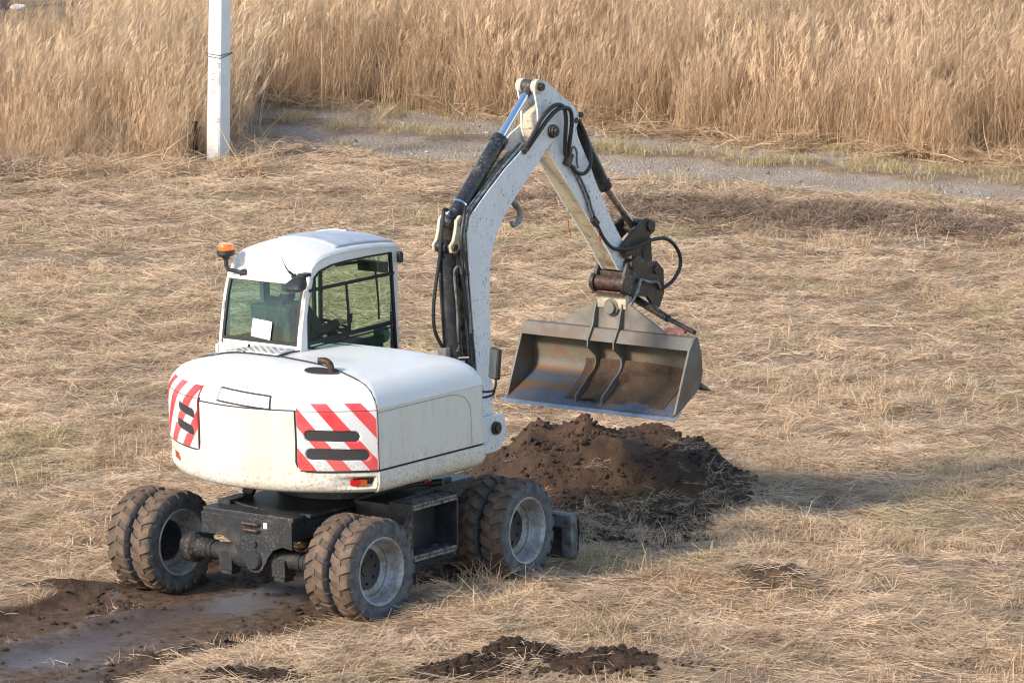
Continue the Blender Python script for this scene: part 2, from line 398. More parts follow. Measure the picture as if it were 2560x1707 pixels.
soil_mat('soil_dry', (.085,.050,.030), (.16,.10,.062), 2.)
M['pole_wire'] = simple('pole_wire', (.16,.13,.11), .8, .2, .4, 30)
M['rusty_post'] = simple('rusty_post', (.085,.035,.025), .85, 0, .4, 20, .3)

def stone_mat():
    m = NT('stone'); oi = m.n('ShaderNodeObjectInfo').outputs['Random']
    M['stone'] = m.fin(m.mix(oi, (.17,.145,.125), (.52,.47,.43)), .9)
stone_mat()

black_paint('axle_grime', (.016,.016,.018), .30, .75)

straw_mat('weed', (.10,.055,.035), (.24,.14,.09), (.08,.045,.03), .5)
soil_mat('mud_clod', (.055,.033,.021), (.15,.093,.058), 2.)
# ------------------------------------------------------------------ machine pose and terrain
MW = Matrix(((.778,.628,-.027,0),(-.628,.778,-.0003,0),(.021,.017,.9996,0),(0,0,0,1)))
def to_local(x, y): return .778*x-.628*y, .628*x+.778*y
def to_world(lx, ly): return .778*lx+.628*ly, -.628*lx+.778*ly
PILE_C = (2.42, 3.95)
def pile_h(x, y):
    """main heap of dug soil"""
    wx = x+.16*(fbm(x*1.7+3, y*1.7)); wy = y+.22*fbm(x*1.7-5, y*1.7+8)
    g = lambda cx, cy, sx, sy, h, p=2.: h*np.exp(-(np.abs((wx-cx)/sx)**p+np.abs((wy-cy)/sy)**p))
    h = np.maximum.reduce([g(1.95,4.25,.62,.85,.58,2.8), g(2.45,4.15,.62,.8,.55,3.), g(2.92,3.90,.58,.75,.47,3.4), g(3.18,3.65,.42,.55,.30,3.4), g(1.45,4.5,.5,.75,.30)])
    h = np.maximum(h, g(2.78,4.40,.40,.32,.52,2.6))
    h = np.maximum(h, g(2.35,3.25,1.1,.55,.15,3.))
    ridg = 1-2*np.abs(vnoise(x*2.6+5, y*2.0)-.5)
    h = .92*h*(1+.30*(ridg-.55))*(1+.5*fbm(x*2.3, y*2.3, 3))
    return h+sstep(.03,.2,h)*(.13*fbm(x*4.5, y*4.5, 4)+.07*np.abs(fbm(x*11, y*11, 3))+.035*fbm(x*22,y*22,2))
def track_mask(lx, ly):
    n = .16*fbm(lx*1.6+2, ly*1.6, 3)+.05*fbm(lx*6, ly*6, 2)
    wr = .93-.02*(ly+1); wl = -1.58+.09*np.minimum(0, ly+1.2)
    m = sstep(wl-.10, wl+.10, lx+n)*(1-sstep(wr-.09, wr+.09, lx+n))
    return m*(1-sstep(1.9, 2.3, ly+n*2))
def front_mud(x, y):
    """trampled soil between the blade and the heap"""
    d = ((x-2.25)/1.15)**2+((y-2.3)/1.25)**2+1.2*fbm(x*1.5+9, y*1.5, 3)
    return 1-sstep(.55, 1.1, d)
FAR = [(-9,40),(-2.03,33.44),(-.32,32.31),(2.23,31.15),(4.65,28.99),(6.97,27.17),(8.38,26.2),(16,21)]
NEAR = [(-9,36),(-1.84,29.3),(-.19,27.2),(2.74,25.5),(5.0,24.2),(8.01,22.7),(16,18)]
MID = [(-9,38),(-1.92,30.91),(-.26,29.84),(2.8,28.07),(5.14,26.51),(8.24,24.8),(16,19.6)]
def pl(P, x): return np.interp(x, [p[0] for p in P], [p[1] for p in P])
def road_masks(x, y):
    n = .9*fbm(x*.9, y*.9, 3)
    fy, ny, my = pl(FAR,x), pl(NEAR,x), pl(MID,x)
    inside = sstep(-.25,.35, y+n-ny)*(1-sstep(-.35,.25, y+n-fy))
    strip = 1-sstep(.28,.62, np.abs(y+.6*n-my))
    return inside, strip
def terrain(x, y, full=False):
    x = np.asarray(x, float); y = np.asarray(y, float); lx, ly = to_local(x, y)
    plane = .021*lx+.017*ly; near = np.exp(-((x/4)**2+(y/4)**2))
    field = .055+plane*near+.10*fbm(x*.55, y*.75, 3)+.07*fbm(x*1.9, y*2.6, 3)+.03*fbm(x*6,y*8,2)
    near_m = np.exp(-((lx-1.05)/.8)**2-((ly+.3)/2.2)**2); field = field*(1-.75*near_m)+near_m*.75*(plane+.045)
    tm = track_mask(lx, ly)
    rut = np.exp(-((lx+1.25)/.30)**2)+np.exp(-((lx-.86)/.25)**2)
    lum = .075*np.abs(fbm(lx*3.3+1, ly*2.4, 4))*(1-np.exp(-((lx+.2)/.55)**2))+.02*fbm(lx*9, ly*9, 3)*(1-.8*np.exp(-((lx+.2)/.5)**2))
    ridge = .10*np.exp(-((lx+.70)/.16)**2)*sstep(-1.3,-2.0,ly)*(.4+vnoise(ly*2.5,lx*3)) + .05*np.exp(-((lx-.48)/.14)**2)*sstep(-1.6,-2.4,ly)
    tr = plane*np.exp(-(ly/5)**2)-.008-.03*rut*sstep(-1.0,-1.6,ly)+lum+ridge-.03*sstep(-1.2,-3,ly)
    fm = front_mud(x, y); ed = .05*np.exp(-((tm-.45)/.3)**2)
    h = field*(1-tm)+tr*tm+ed*(1-sstep(.5,1.5,ly))*.6
    h = h*(1-fm)+fm*(.02+.10*fbm(x*3.1,y*3.1,4)+.02)
    ins, strip = road_masks(x, y)
    gravel = ins*(1-strip)
    h = h*(1-ins)+ins*(.02+.06*strip+.015*fbm(x*5,y*5,2))-.03*gravel
    h = h+sstep(26,60,y)*.25
    # small mounds of thrown-up earth
    soil = np.zeros_like(h)
    for cx, cy, sx, sy, hh, sv in MOUNDS:
        g = np.exp(-(((x-cx)/sx)**2+((y-cy)/sy)**2)**1.2); h = h+hh*g*(1+1.3*fbm(x*4+cx,y*4,3)); soil = np.maximum(soil, sv*sstep(.25,.6,g+.5*fbm(x*3.3,y*3.3,3)))
    if not full: return h
    wet = tm*np.exp(-((lx+.30)/.52)**2)*sstep(-.32,.02,fbm(lx*.9+4, ly*.5+1, 3)+.02)
    wet = np.maximum(wet, tm*sstep(.02,.2,fbm(lx*1.5+7,ly*1.2,3))*.6)
    lit = np.exp(-(((x-4.6)/1.9)**2+((y-21.6+.35*(x-4.6))/.8)**2))
    return h, np.maximum(tm,fm), wet, gravel, np.maximum(soil, .0), lit
MOUNDS = [(3.62,-.55,.45,.38,.22,.50), (1.52,-3.12,.34,.24,.17,1.), (2.2,-3.42,.48,.28,.13,1.), (1.05,-3.55,.42,.24,.09,1.), (-.55,-3.6,.36,.2,.06,.9), (2.42,1.45,.34,.28,.07,.75), (4.6,.5,.4,.3,.07,.3),
          (-2.35,-.2,.55,.22,.07,.55), (6.2,3.2,.5,.4,.06,.25), (1.35,2.0,.4,.3,.05,.6), (5.2,8.2,.6,.5,.07,.25), (-1.6,9.5,.7,.5,.07,.2)]
def axis_lines(fine0, fine1, step, lo, hi, grow):
    a = list(np.arange(fine0, fine1, step)); s = step; t = a[-1]
    while t < hi: s *= grow; t += s; a.append(t)
    s = step; t = a[0]; b = []
    while t > lo: s *= grow; t -= s; b.append(t)
    return np.array(b[::-1]+a)
gx = axis_lines(-4.2, 7.2, .055, -1500, 1500, 1.11); gy = axis_lines(-5.2, 6.2, .055, -1500, 2500, 1.035)
GX, GY = np.meshgrid(gx, gy, indexing='ij')
H, MUD, WET, GRAV, SOILM, LIT = terrain(GX, GY, True)
fade = np.exp(-(np.maximum(0, np.hypot(GX, GY)-90)/60)**2); H = H*fade
nx, ny = GX.shape
me = bpy.data.meshes.new('ground')
idx = np.arange(nx*ny).reshape(nx, ny)
quads = np.stack([idx[:-1,:-1], idx[1:,:-1], idx[1:,1:], idx[:-1,1:]], -1).reshape(-1, 4)
me.vertices.add(nx*ny); me.vertices.foreach_set('co', np.stack([GX,GY,H],-1).ravel().astype(np.float32))
me.loops.add(quads.size); me.loops.foreach_set('vertex_index', quads.ravel().astype(np.int32))
me.polygons.add(len(quads)); me.polygons.foreach_set('loop_start', np.arange(0, quads.size, 4, dtype=np.int32)); me.polygons.foreach_set('loop_total', np.full(len(quads), 4, np.int32))
me.update(calc_edges=True); me.polygons.foreach_set('use_smooth', [True]*len(quads))
for nm, arr in (('mud',MUD),('wet',WET),('gravel',GRAV),('soilm',SOILM),('litter',LIT)):
    me.attributes.new(nm, 'FLOAT', 'POINT').data.foreach_set('value', arr.ravel().astype(np.float32))
def ground_mat():
    m = NT('ground'); c = m.n('ShaderNodeNewGeometry').outputs['Position']
    A = lambda k: m.n('ShaderNodeAttribute', attribute_name=k).outputs['Fac']
    n1 = m.noise(c, 1.1, 6, .62); n2 = m.noise(c, 9, 6, .7); n3 = m.noise(c, 55, 5, .75)
    strawc = m.mix(m.ramp(n2,.35,.65), (.20,.135,.08), (.42,.295,.185)); strawc = m.mix(m.ramp(n1,.42,.62,0,.5), strawc, (.22,.15,.10))
    strawc = m.mix(m.ramp(n3,.5,.65,0,.5), strawc, (.52,.39,.27))
    mudc = m.mix(m.ramp(n2,.35,.62), (.070,.043,.028), (.160,.102,.066)); mudc = m.mix(m.ramp(n3,.52,.68,0,.5), mudc, (.23,.16,.11))
    wetc = m.mix(m.ramp(n2,.35,.65), (.080,.058,.049), (.120,.092,.080))
    v = m.n('ShaderNodeTexVoronoi', i_Vector=c, i_Scale=34.); vc = m.sep(v.outputs['Color'])[0]
    grc = m.mix(vc, (.38,.30,.235), (.56,.47,.385)); grc = m.mix(m.ramp(n1,.40,.62,0,.75), grc, (.36,.28,.20)); grc = m.mix(m.ramp(n2,.5,.66,0,.5), grc, (.26,.20,.15))
    mud = m.ramp(m.math('ADD', A('mud'), m.math('MULTIPLY', m.math('SUBTRACT',n2,.5), .5)), .35, .6)
    wet = m.math('MULTIPLY', m.ramp(m.math('ADD', A('wet'), m.math('MULTIPLY', m.math('SUBTRACT',n2,.5), 1.1)), .35, .8), mud)
    col = m.mix(m.ramp(m.math('ADD',A('litter'),m.math('MULTIPLY',m.math('SUBTRACT',n2,.5),.6)),.3,.7,0,.6), strawc, (.12,.075,.05))
    soc = m.mix(m.ramp(n2,.35,.62), (.038,.022,.014), (.095,.056,.034)); col = m.mix(m.ramp(m.math('ADD',A('soilm'),m.math('MULTIPLY',m.math('SUBTRACT',n2,.5),.7)),.3,.55), col, soc)
    gv = m.ramp(m.math('ADD',A('gravel'),m.math('MULTIPLY',m.math('SUBTRACT',n2,.5),.7)),.35,.65)
    col = m.mix(gv, col, grc); col = m.mix(mud, col, mudc); col = m.mix(wet, col, wetc)
    hh = m.math('ADD', m.math('MULTIPLY', n2, .8), m.math('MULTIPLY', n3, .45))
    hh = m.math('ADD', hh, m.math('MULTIPLY', m.math('MULTIPLY', v.outputs['Distance'], gv), -.9))
    bs = m.math('MULTIPLY_ADD', wet, -.55, .85)
    m.set(m.bs.inputs['Normal'], m.n('ShaderNodeBump', i_Strength=bs, i_Distance=.05, i_Height=hh).outputs[0])
    m.fin(col, m.math('MULTIPLY_ADD', wet, -.50, .95), 0, m.math('MULTIPLY_ADD', wet, .2, .2)); return m.mat
me.materials.append(ground_mat())
ground = bpy.data.objects.new('ground', me); COL.objects.link(ground); tag(ground, 'straw covered field with a muddy wheel track and a gravel lane', kind='structure')

# ------------------------------------------------------------------ dug soil: heap as its own thing
def heap(name, x0, x1, y0, y1, step, hf, lab, thr=.02):
    xs = np.arange(x0, x1, step); ys = np.arange(y0, y1, step); X, Y = np.meshgrid(xs, ys, indexing='ij')
    hgt = hf(X, Y); base = terrain(X, Y); Z = base+hgt-.02
    P = np.stack([X+.04*fbm(X*9,Y*9,2)*(hgt>.05), Y+.06*fbm(X*9+40,Y*9,2)*(hgt>.05), Z],-1).reshape(-1,3)
    ok = (hgt > thr).ravel(); ii = np.arange(len(xs)*len(ys)).reshape(len(xs),len(ys))
    q = np.stack([ii[:-1,:-1], ii[1:,:-1], ii[1:,1:], ii[:-1,1:]],-1).reshape(-1,4); q = q[ok[q].any(1)]
    used = np.unique(q); rm = -np.ones(len(P), int); rm[used] = np.arange(len(used))
    P[:,2] = np.where(ok, P[:,2], base.ravel()-.05)
    b = MB(); b.v = [tuple(p) for p in P[used]]; b.f = [tuple(t) for t in rm[q]]; b.m = [0]*len(b.f)
    return b
hb = heap('dirt_pile', .6, 4.4, 1.8, 6.4, .027, pile_h, '')
dirt_pile = hb.build('dirt_pile', M['soil'], None, sharp=60)
tag(dirt_pile, 'large heap of dark brown dug soil in front of the excavator', 'dirt pile')
def clod_mesh(seed):
    rs = np.random.default_rng(seed); b = MB(); n, k = 7, 5; rings = []
    for i in range(k):
        t = math.pi*(i+.5)/k; rings.append([(math.sin(t)*math.cos(2*math.pi*j/n)*(1+.35*(rs.random()-.5)), math.sin(t)*math.sin(2*math.pi*j/n)*(1+.35*(rs.random()-.5)), -math.cos(t)*.75*(1+.3*(rs.random()-.5))) for j in range(n)])
    b.loft(rings); return b
cl = MB()
for i in range(1500):
    if i < 1100:
        a = random.uniform(0, 2*math.pi); rr = random.uniform(.2, 1.15); x = PILE_C[0]+1.35*rr*math.cos(a); y = PILE_C[1]-.2+1.35*rr*math.sin(a)
    else: x = random.gauss(2.2,.55); y = random.gauss(2.35,.5)
    s = random.choice([.008,.010,.012,.012,.016,.016,.022,.030]) if i > 4 else .05
    z = float(terrain(x,y))+max(0,float(pile_h(np.array(x),np.array(y)))-.02)
    c0 = clod_mesh(i); rz = Matrix.Rotation(random.uniform(0,6.3),3,'Z')@Matrix.Rotation(random.uniform(0,6.3),3,'X')@Matrix.Diagonal((random.uniform(.7,1.5),random.uniform(.6,1.2),random.uniform(.5,.9)))
    cl.add([rz@Vector(p)*s+Vector((x,y,z+s*.35)) for p in c0.v], c0.f)
co = cl.build('soil_clod', M['soil'], dirt_pile, sharp=25); co['kind'] = 'stuff'
# ------------------------------------------------------------------ excavator
EX = empty('wheeled_excavator'); EX.matrix_world = MW
tag(EX, 'white wheeled excavator with black chassis, twin muddy tyres and raised boom', 'excavator')
CHX = -.12; ZC = .445; AXLE = .94; XB = .30
# ---- wheels
def tyre_mesh():
    b = MB(); prof = [(-.085,.270),(-.096,.278),(-.102,.30),(-.110,.335),(-.113,.365),(-.107,.397),(-.090,.421),(-.05,.430),(0,.432),(.05,.430),(.090,.421),(.107,.397),(.113,.365),(.110,.335),(.102,.30),(.096,.278),(.085,.270)]
    b.lathe(prof, n=64)
    N = 21
    for side in (-1, 1):
        for k in range(N):
            a0 = 2*math.pi*(k+(.5 if side > 0 else 0))/N; rr = random.Random(k*7+side)
            # stations: axial, r_top, circumferential shift, half width (m)
            st = [(-.016,.438,.034,.030),(-.006,.443,.030,.033),(.030,.446,.016,.035),(.070,.445,-.004,.038),(.096,.438,-.016,.040),(.112,.418,-.020,.040),(.118,.390,-.021,.036),(.116,.372,-.021,.030)]
            R_ = []
            for ax, rt, sh, hw in st:
                rb = .408 if ax < .09 else (.39 if ax < .115 else .36); rt += rr.uniform(-.003,.003); axb = min(ax, .102)
                pts = []
                for ang, rad, aa in ((a0+(sh-hw*1.22)/.43, rb, axb),(a0+(sh-hw)/.43, rt, ax),(a0+(sh+hw)/.43, rt, ax),(a0+(sh+hw*1.22)/.43, rb, axb)):
                    pts.append((side*aa, rad*math.cos(ang), rad*math.sin(ang)))
                R_.append(pts if side > 0 else pts[::-1])
            b.loft(R_, closed=False, caps=True)
    return b
def wheel_rim():
    b = MB()   # dished outward (+x)
    b.lathe([(-.100,.262),(-.102,.290),(-.094,.292),(-.085,.270),(.085,.270),(.094,.292),(.104,.290),(.108,.284),(.106,.274),(.092,.264),(.070,.258),(.045,.256),(.010,.250),(-.004,.240),(-.010,.240),(-.022,.228),(-.045,.226),(-.055,.214),(-.062,.175)], n=56, m=0)
    b.lathe([(-.062,.175),(-.066,.155),(-.070,.06),(-.060,.055),(-.060,.001)], n=40, m=1)
    for k in range(8):
        a = 2*math.pi*k/8; b.cyl((-.070,.125*math.cos(a),.125*math.sin(a)),(-.052,.125*math.cos(a),.125*math.sin(a)),.014,6,m=1)
    return b
wheel0 = wheel_rim().build('wheel', [M['rim_grey'], M['black_paint_clean']], EX, sharp=28)
tyre0 = tyre_mesh().build('tyre', M['tyre_rubber'], wheel0, sharp=30)
first = True
for ly, steer in ((-AXLE,0),(AXLE,.102)):
    for side in (-1,1):
        for k, dx in enumerate((.985,1.258)):
            w = wheel0 if first else wheel0.copy(); t = tyre0 if first else tyre0.copy()
            if not first: COL.objects.link(w); COL.objects.link(t); t.parent = w; w.parent = EX
            first = False
            out = side if k == 1 else -side
            piv = Vector((CHX+side*.80, ly, ZC)); off = Matrix.Rotation(steer,3,'Z')@Vector((side*(dx-.80),0,0))
            w.location = piv+off
            w.rotation_euler = (random.uniform(0,.3), 0, steer+(0 if out > 0 else math.pi))
# ---- chassis
b = MB()
b.prism([(-.50,.62),(.50,.62),(.50,.775),(-.50,.775)], -1.06, 1.35, 'y'); b.box((0,.2,.60),(.72,1.6,.20))   # welded box
b.box((0,-.02,.80),(1.02,2.1,.05))
ch = b; ch.v = [(p[0]+CHX,p[1],p[2]) for p in ch.v]
chassis = ch.build('chassis', M['black_paint'], EX, bevel=.012)
pp = [(-.51,.785),(.51,.785),(.51,.55),(.40,.565),(.30,.53),(.24,.47),(.205,.40)]+circle_pts((.08,.425),.115,-20,-160,6)+[(-.06,.41),(-.10,.48),(-.17,.55),(-.28,.60),(-.51,.60)]
plate = MB().prism([(x+CHX,z) for x,z in pp], -1.09, -1.065, 'y').build('rear_plate', M['black_paint'], chassis, bevel=.006)
MB().lathe([(-1.12,.001),(-1.12,.07),(-1.105,.085),(-1.085,.088)], (CHX+.08,0,.425), 'y', 28).build('pivot_boss', M['black_paint'], chassis)
MB().cyl((CHX+.085,-1.105,.565),(CHX+.085,-1.085,.565),.03,16).build('pivot_pin', M['black_paint'], chassis)
for z in (.735,.68): MB().tube(smooth_path([(CHX-.03,-1.09,z),(CHX-.01,-1.118,z+.004),(CHX+.06,-1.125,z+.006),(CHX+.13,-1.118,z+.004),(CHX+.15,-1.09,z)],5), .015, 8).build('tow_lug', M['rust_pin'], chassis)
MB().box((CHX+.22,-1.092,.735),(.042,.006,.05)).build('sticker', M['plate_white'], chassis)
for hx, hz in ((-.44,.745),(-.39,.742),(-.25,.69),(-.2,.665),(.25,.665),(.30,.68),(.43,.75),(.475,.748),(.46,.585)):
    MB().cyl((CHX+hx,-1.0925,hz),(CHX+hx,-1.08,hz),.008,10).build('bolt_hole', M['seam'], chassis)
# axles
for ly in (-AXLE, AXLE):
    b = MB(); b.lathe([(-.80,.001),(-.80,.13),(-.70,.135),(-.66,.09),(-.45,.072),(-.30,.085),(-.16,.12),(.0,.125),(.16,.12),(.30,.085),(.45,.072),(.66,.09),(.70,.135),(.80,.13),(.80,.001)], (CHX,ly,ZC-.02), 'x', 24)
    for s in (-1,1):
        for k in range(3): b.lathe([(s*(.50+.05*k)-.010,.075),(s*(.50+.05*k)-.010,.086),(s*(.50+.05*k)+.010,.086),(s*(.50+.05*k)+.010,.075)], (CHX,ly,ZC-.02), 'x', 18)
        b.box((CHX+s*.30,ly-.03,ZC-.08),(.15,.14,.15)); b.box((CHX+s*.30,ly-.03,ZC-.17),(.12,.12,.05))
    b.build('axle', M['axle_grime'], EX, bevel=.006)
# turntable, underside of the upper structure
MB().lathe([(.80,.55),(.83,.62),(.95,.62),(.97,.58),(1.10,.58)], (CHX,.25,0), 'z', 48, caps=True).build('slewing_ring', M['black_paint'], EX)
b = MB(); b.box((CHX-.42,-.75,.83),(.14,.3,.06)); b.box((CHX-.38,-.55,.96),(.10,.05,.30), Matrix.Rotation(.6,3,'Y')); b.tube([(CHX-.40,-.82,.84),(CHX-.20,-.88,.83),(CHX-.02,-.9,.825)],.012,8); b.box((CHX+.50,-.55,.815),(.12,.7,.03))
b.build_split('bracket', M['black_paint'], chassis, bevel=.006)
MB().prism([(-.62,1.08),(-.40,1.08),(-.58,.80),(-.62,.80)], -.52, -.50, 'y').build('mud_guard', M['black_paint'], chassis)
# steps on the right
XS = 1.115
b = MB(); th = .012
for y in (-.37,.225): 
    b.prism([(XS-.24,.90),(XS-.0,.90),(XS-.015,.42),(XS-.24,.42)], y-th, y+th, 'y')
b.box((XS-.25,-.07,.66),(.02,.60,.48)); b.box((XS-.47,-.07,.66),(.42,.5,.40))
ladder = b.build('step_ladder', M['black_paint'], EX, bevel=.003)
for z, x in ((.875,XS-.10),(.435,XS-.115)):
    b = MB(); b.box((x,-.0725,z),(.19,.57,.022))
    for k in range(26): b.box((x,-.345+.0218*k,z+.0135),(.18,.007,.007))
    b.box((x+.095,-.0725,z-.012),(.008,.57,.046)); b.build('step', M['step_metal'], ladder)
    b = MB()
    for k in range(20): b.box((x+.1005,-.345+.0285*k,z-.010),(.004,.012,.014))
    b.build_split('step_slot', M['seam'], ladder)
b = MB(); b.tube(smooth_path([(.62,-.5,.92),(.72,-.2,.95),(.80,.1,.96),(.85,.28,.93)],5),.02,8); b.cyl((.84,.22,.955),(.93,.26,.965),.03,14); b.build('hydraulic_hose', M['plastic_black'], chassis)
MB().cyl((.80,.16,.965),(.84,.18,.985),.022,10).build('hose_clip', M['lens_red'], chassis)
# dozer blade and arms
CHX = -.09
prof = [(1.66,.06),(1.74,.05),(1.80,.16),(1.815,.28),(1.80,.40),(1.76,.455),(1.69,.46),(1.70,.44),(1.755,.435),(1.785,.38),(1.795,.28),(1.78,.17),(1.73,.075)]
b = MB().prism(prof, CHX-1.27, CHX+1.27, 'x')
blade = b.build('dozer_blade', M['blade_paint'], EX, bevel=.004)
MB().prism([(1.655,.335),(1.64,.345),(1.655,.45),(1.70,.462),(1.70,.335)], CHX-1.27, CHX+1.27, 'x').build('top_flange', M['blade_grey'], blade, bevel=.006)
for s in (-1,1):
    MB().prism([(1.652,.08),(1.73,.06),(1.75,.28),(1.74,.45),(1.66,.462),(1.65,.40)], CHX+s*1.272-.012, CHX+s*1.272+.012, 'x').build('end_plate', M['blade_grey'], blade, bevel=.004)
    MB().box((CHX+s*1.225,1.66,.22),(.085,.02,.26)).build('end_flange', M['blade_grey'], blade, bevel=.004)
    MB().prism([(1.30,.60),(1.36,.62),(1.78,.30),(1.78,.18),(1.30,.50)], CHX+s*.36-.05, CHX+s*.36+.05, 'x').build('blade_arm', M['black_paint'], blade, bevel=.01)

CHX = -.12
# ---- upper body: one parametric skin, cut into panels
BX, BA, BR, BC, YF, ZB, ZT, RT = -.05, 1.17, 1.62, .33, .66, 1.07, 2.0, .27
def outline(s, d):
    a = BA-d; r = BR-d; yf = YF-.6*d; r1 = .05+.35*d; r2 = .16+.2*d; rf = .12+.5*d
    def cor(q): x = a-q; return x, BC-math.sqrt((r-q)**2-x*x)
    x1, y1 = cor(r1); x2, y2 = cor(r2); a1 = math.atan2(y1-BC, x1); a2 = math.atan2(y2-BC, -x2)
    if a2 > 0: a2 -= 2*math.pi
    if s < -1: return (-.2+(a-rf+.2)*(s+2), yf)
    if s < 0: t = (s+1)*math.pi/2; return (a-rf+rf*math.sin(t), yf-rf+rf*math.cos(t))
    if s < 1: return (a, (yf-rf)+(y1-(yf-rf))*s)
    if s < 2: t = (s-1)*a1; return (x1+r1*math.cos(t), y1+r1*math.sin(t))
    if s < 3: t = a1+(a2-a1)*(s-2); return (r*math.cos(t), BC+r*math.sin(t))
    if s < 4: t = a2+(-math.pi-a2)*(s-3); return (-x2+r2*math.cos(t), y2+r2*math.sin(t))
    return (-a, y2+(1.0-y2)*(s-4))
def prof(z):
    if z < ZB+.10: t = (ZB+.10-z)/.10; return .07*(1-math.sqrt(max(0,1-t*t)))
    if z > ZT-RT: t = min(1,(z-(ZT-RT))/RT); return RT*(1-math.sqrt(max(0,1-t*t)))
    return 0.
def S(s, z, off=0.):
    x, y = outline(s, prof(z)-off); return (BX+x, y, z)
def slen(s):   # metres along the rear from the right rear corner
    return (s-2)*2.4
def frange(a, b, n): return [a+(b-a)*i/n for i in range(n+1)]
SEAM = 1.775
def patch(name, mat, parent, s0, s1, z0, z1, off=0., ns=60, nz=20, lip=.02, disp=None, uv=False, zs=None, rc=0):
    """panel of the skin with its edges turned in; rc rounds its lower corners"""
    ss = frange(s0, s1, ns); zz = zs or frange(z0, z1, nz); P = []; UV = []
    for i, s in enumerate(ss):
        row = []; 
        for z in zz:
            o = off-(disp(s,z) if disp else 0); row.append(S(s, z, o))
        P.append(row)
    b = MB(); b.grid(P)
    # turned-in lip
    ring_o = [P[i][0] for i in range(len(ss))]; 
    def inner(s, z): return S(s, z, off-lip-(disp(s,z) if disp else 0))
    b.grid([[inner(s,zz[0]) for s in ss], ring_o]); b.grid([[P[i][-1] for i in range(len(ss))],[inner(s,zz[-1]) for s in ss]])
    b.grid([P[0],[inner(ss[0],z) for z in zz]]); b.grid([[inner(ss[-1],z) for z in zz],P[-1]])
    b.f = [f[::-1] for f in b.f]
    o = b.build(name, mat, parent, sharp=50)
    if uv:
        lay = o.data.uv_layers.new(name='UVMap'); n = len(zz)
        val = {}
        for i, s in enumerate(ss):
            for j, z in enumerate(zz): val[i*n+j] = (slen(s), z)
        for l in o.data.loops: lay.data[l.index].uv = val.get(l.vertex_index, (slen(s0), z0))
    return o
def pill(name, mat, parent, s0, s1, zc0, zc1, hh, off, r=None, th=.004, n=28):
    """stadium or rounded rectangle lying on the skin"""
    r = hh if r is None else r; L = abs(slen(s1)-slen(s0)); b = MB(); top = []; bot = []; uvs = []
    ts = sorted(set([0,.001]+[r/L*(1-math.cos(math.pi/2*k/6)) for k in range(7)]+[1-r/L*(1-math.cos(math.pi/2*k/6)) for k in range(7)]+frange(0,1,n)))
    for t in ts:
        e = min(t, 1-t)*L; h = hh if e >= r else hh-r+math.sqrt(max(0, r*r-(r-e)**2)); h = max(h, .0005)
        s = s0+(s1-s0)*t; z = zc0+(zc1-zc0)*t; top.append((s,z+h)); bot.append((s,z-h))
    A = [[S(s,z,off) for s,z in bot],[S(s,z,off) for s,z in top]]; B = [[S(s,z,off-th*4) for s,z in bot],[S(s,z,off-th*4) for s,z in top]]
    b.grid(A); b.grid([B[0],A[0]]); b.grid([A[1],B[1]]); b.grid([[A[0][0],A[1][0]],[B[0][0],B[1][0]]]); b.grid([[B[0][-1],B[1][-1]],[A[0][-1],A[1][-1]]])
    o = b.build(name, mat, parent, sharp=30); lay = o.data.uv_layers.new(name='UVMap'); cs = bot+top
    for l in o.data.loops:
        q = cs[l.vertex_index % len(cs)]; lay.data[l.index].uv = (slen(q[0]), q[1])
    return o
def sm(a, b, x): t = min(1,max(0,(x-a)/(b-a))); return t*t*(3-2*t)
def lamp_pocket(s, z):
    d = 0
    for sc, zc, hw in ((2.072,1.163,.20),(2.925,1.205,.17)):
        u = (s-sc)*2.4; e = math.hypot(max(0,abs(u)-hw+.045), z-zc)-.042
        d = max(d, .055*sm(.014,-.012,e)*(sm(-hw*1.2,hw*.7,-u) if sc < 2.5 else 1))
    # the skin steps in under the striped panels
    return d
def hood_scoop(s, z):
    u = (s-2.47)*2.4; return .022*sm(.62,.50,abs(u+.05))*sm(1.965,1.90,z)*sm(1.70,1.74,z)
cw = patch('counterweight', M['white_paint'], EX, 1.62, 4.2, ZB, SEAM-.008, 0, 230, 56, disp=lamp_pocket)
patch('side_door', M['white_paint'], EX, -1.0, 1.57, 1.268, SEAM-.003, 0.002, 70, 14)
patch('side_skirt', M['white_paint'], EX, -1.0, 1.60, ZB-.005, 1.252, .014, 70, 18)
patch('side_panel', M['white_paint'], EX, 4.22, 5.0, ZB, SEAM-.004, 0, 20, 10)
# hood: skin above the seam plus crowned top
b = MB(); ss = frange(-2,5,260); rows = []
zz = [SEAM]+[ZT-RT+RT*math.sin(math.pi/2*k/14) for k in range(2,15)]
for s in ss: rows.append([S(s,z,.012-hood_scoop(s,z)) for z in zz])
for k in range(1,9):
    t = k/8; d = RT+.40*t; z = ZT+.058*(1-(1-t)**2)
    for i, s in enumerate(ss): x,y = outline(s,d-.012); rows[i].append((BX+x,y,z))
n = len(rows[0]); b.grid(rows)
b.grid([[S(s,SEAM,-.02) for s in ss],[r[0] for r in rows]])
b.f = [f[::-1] for f in b.f]
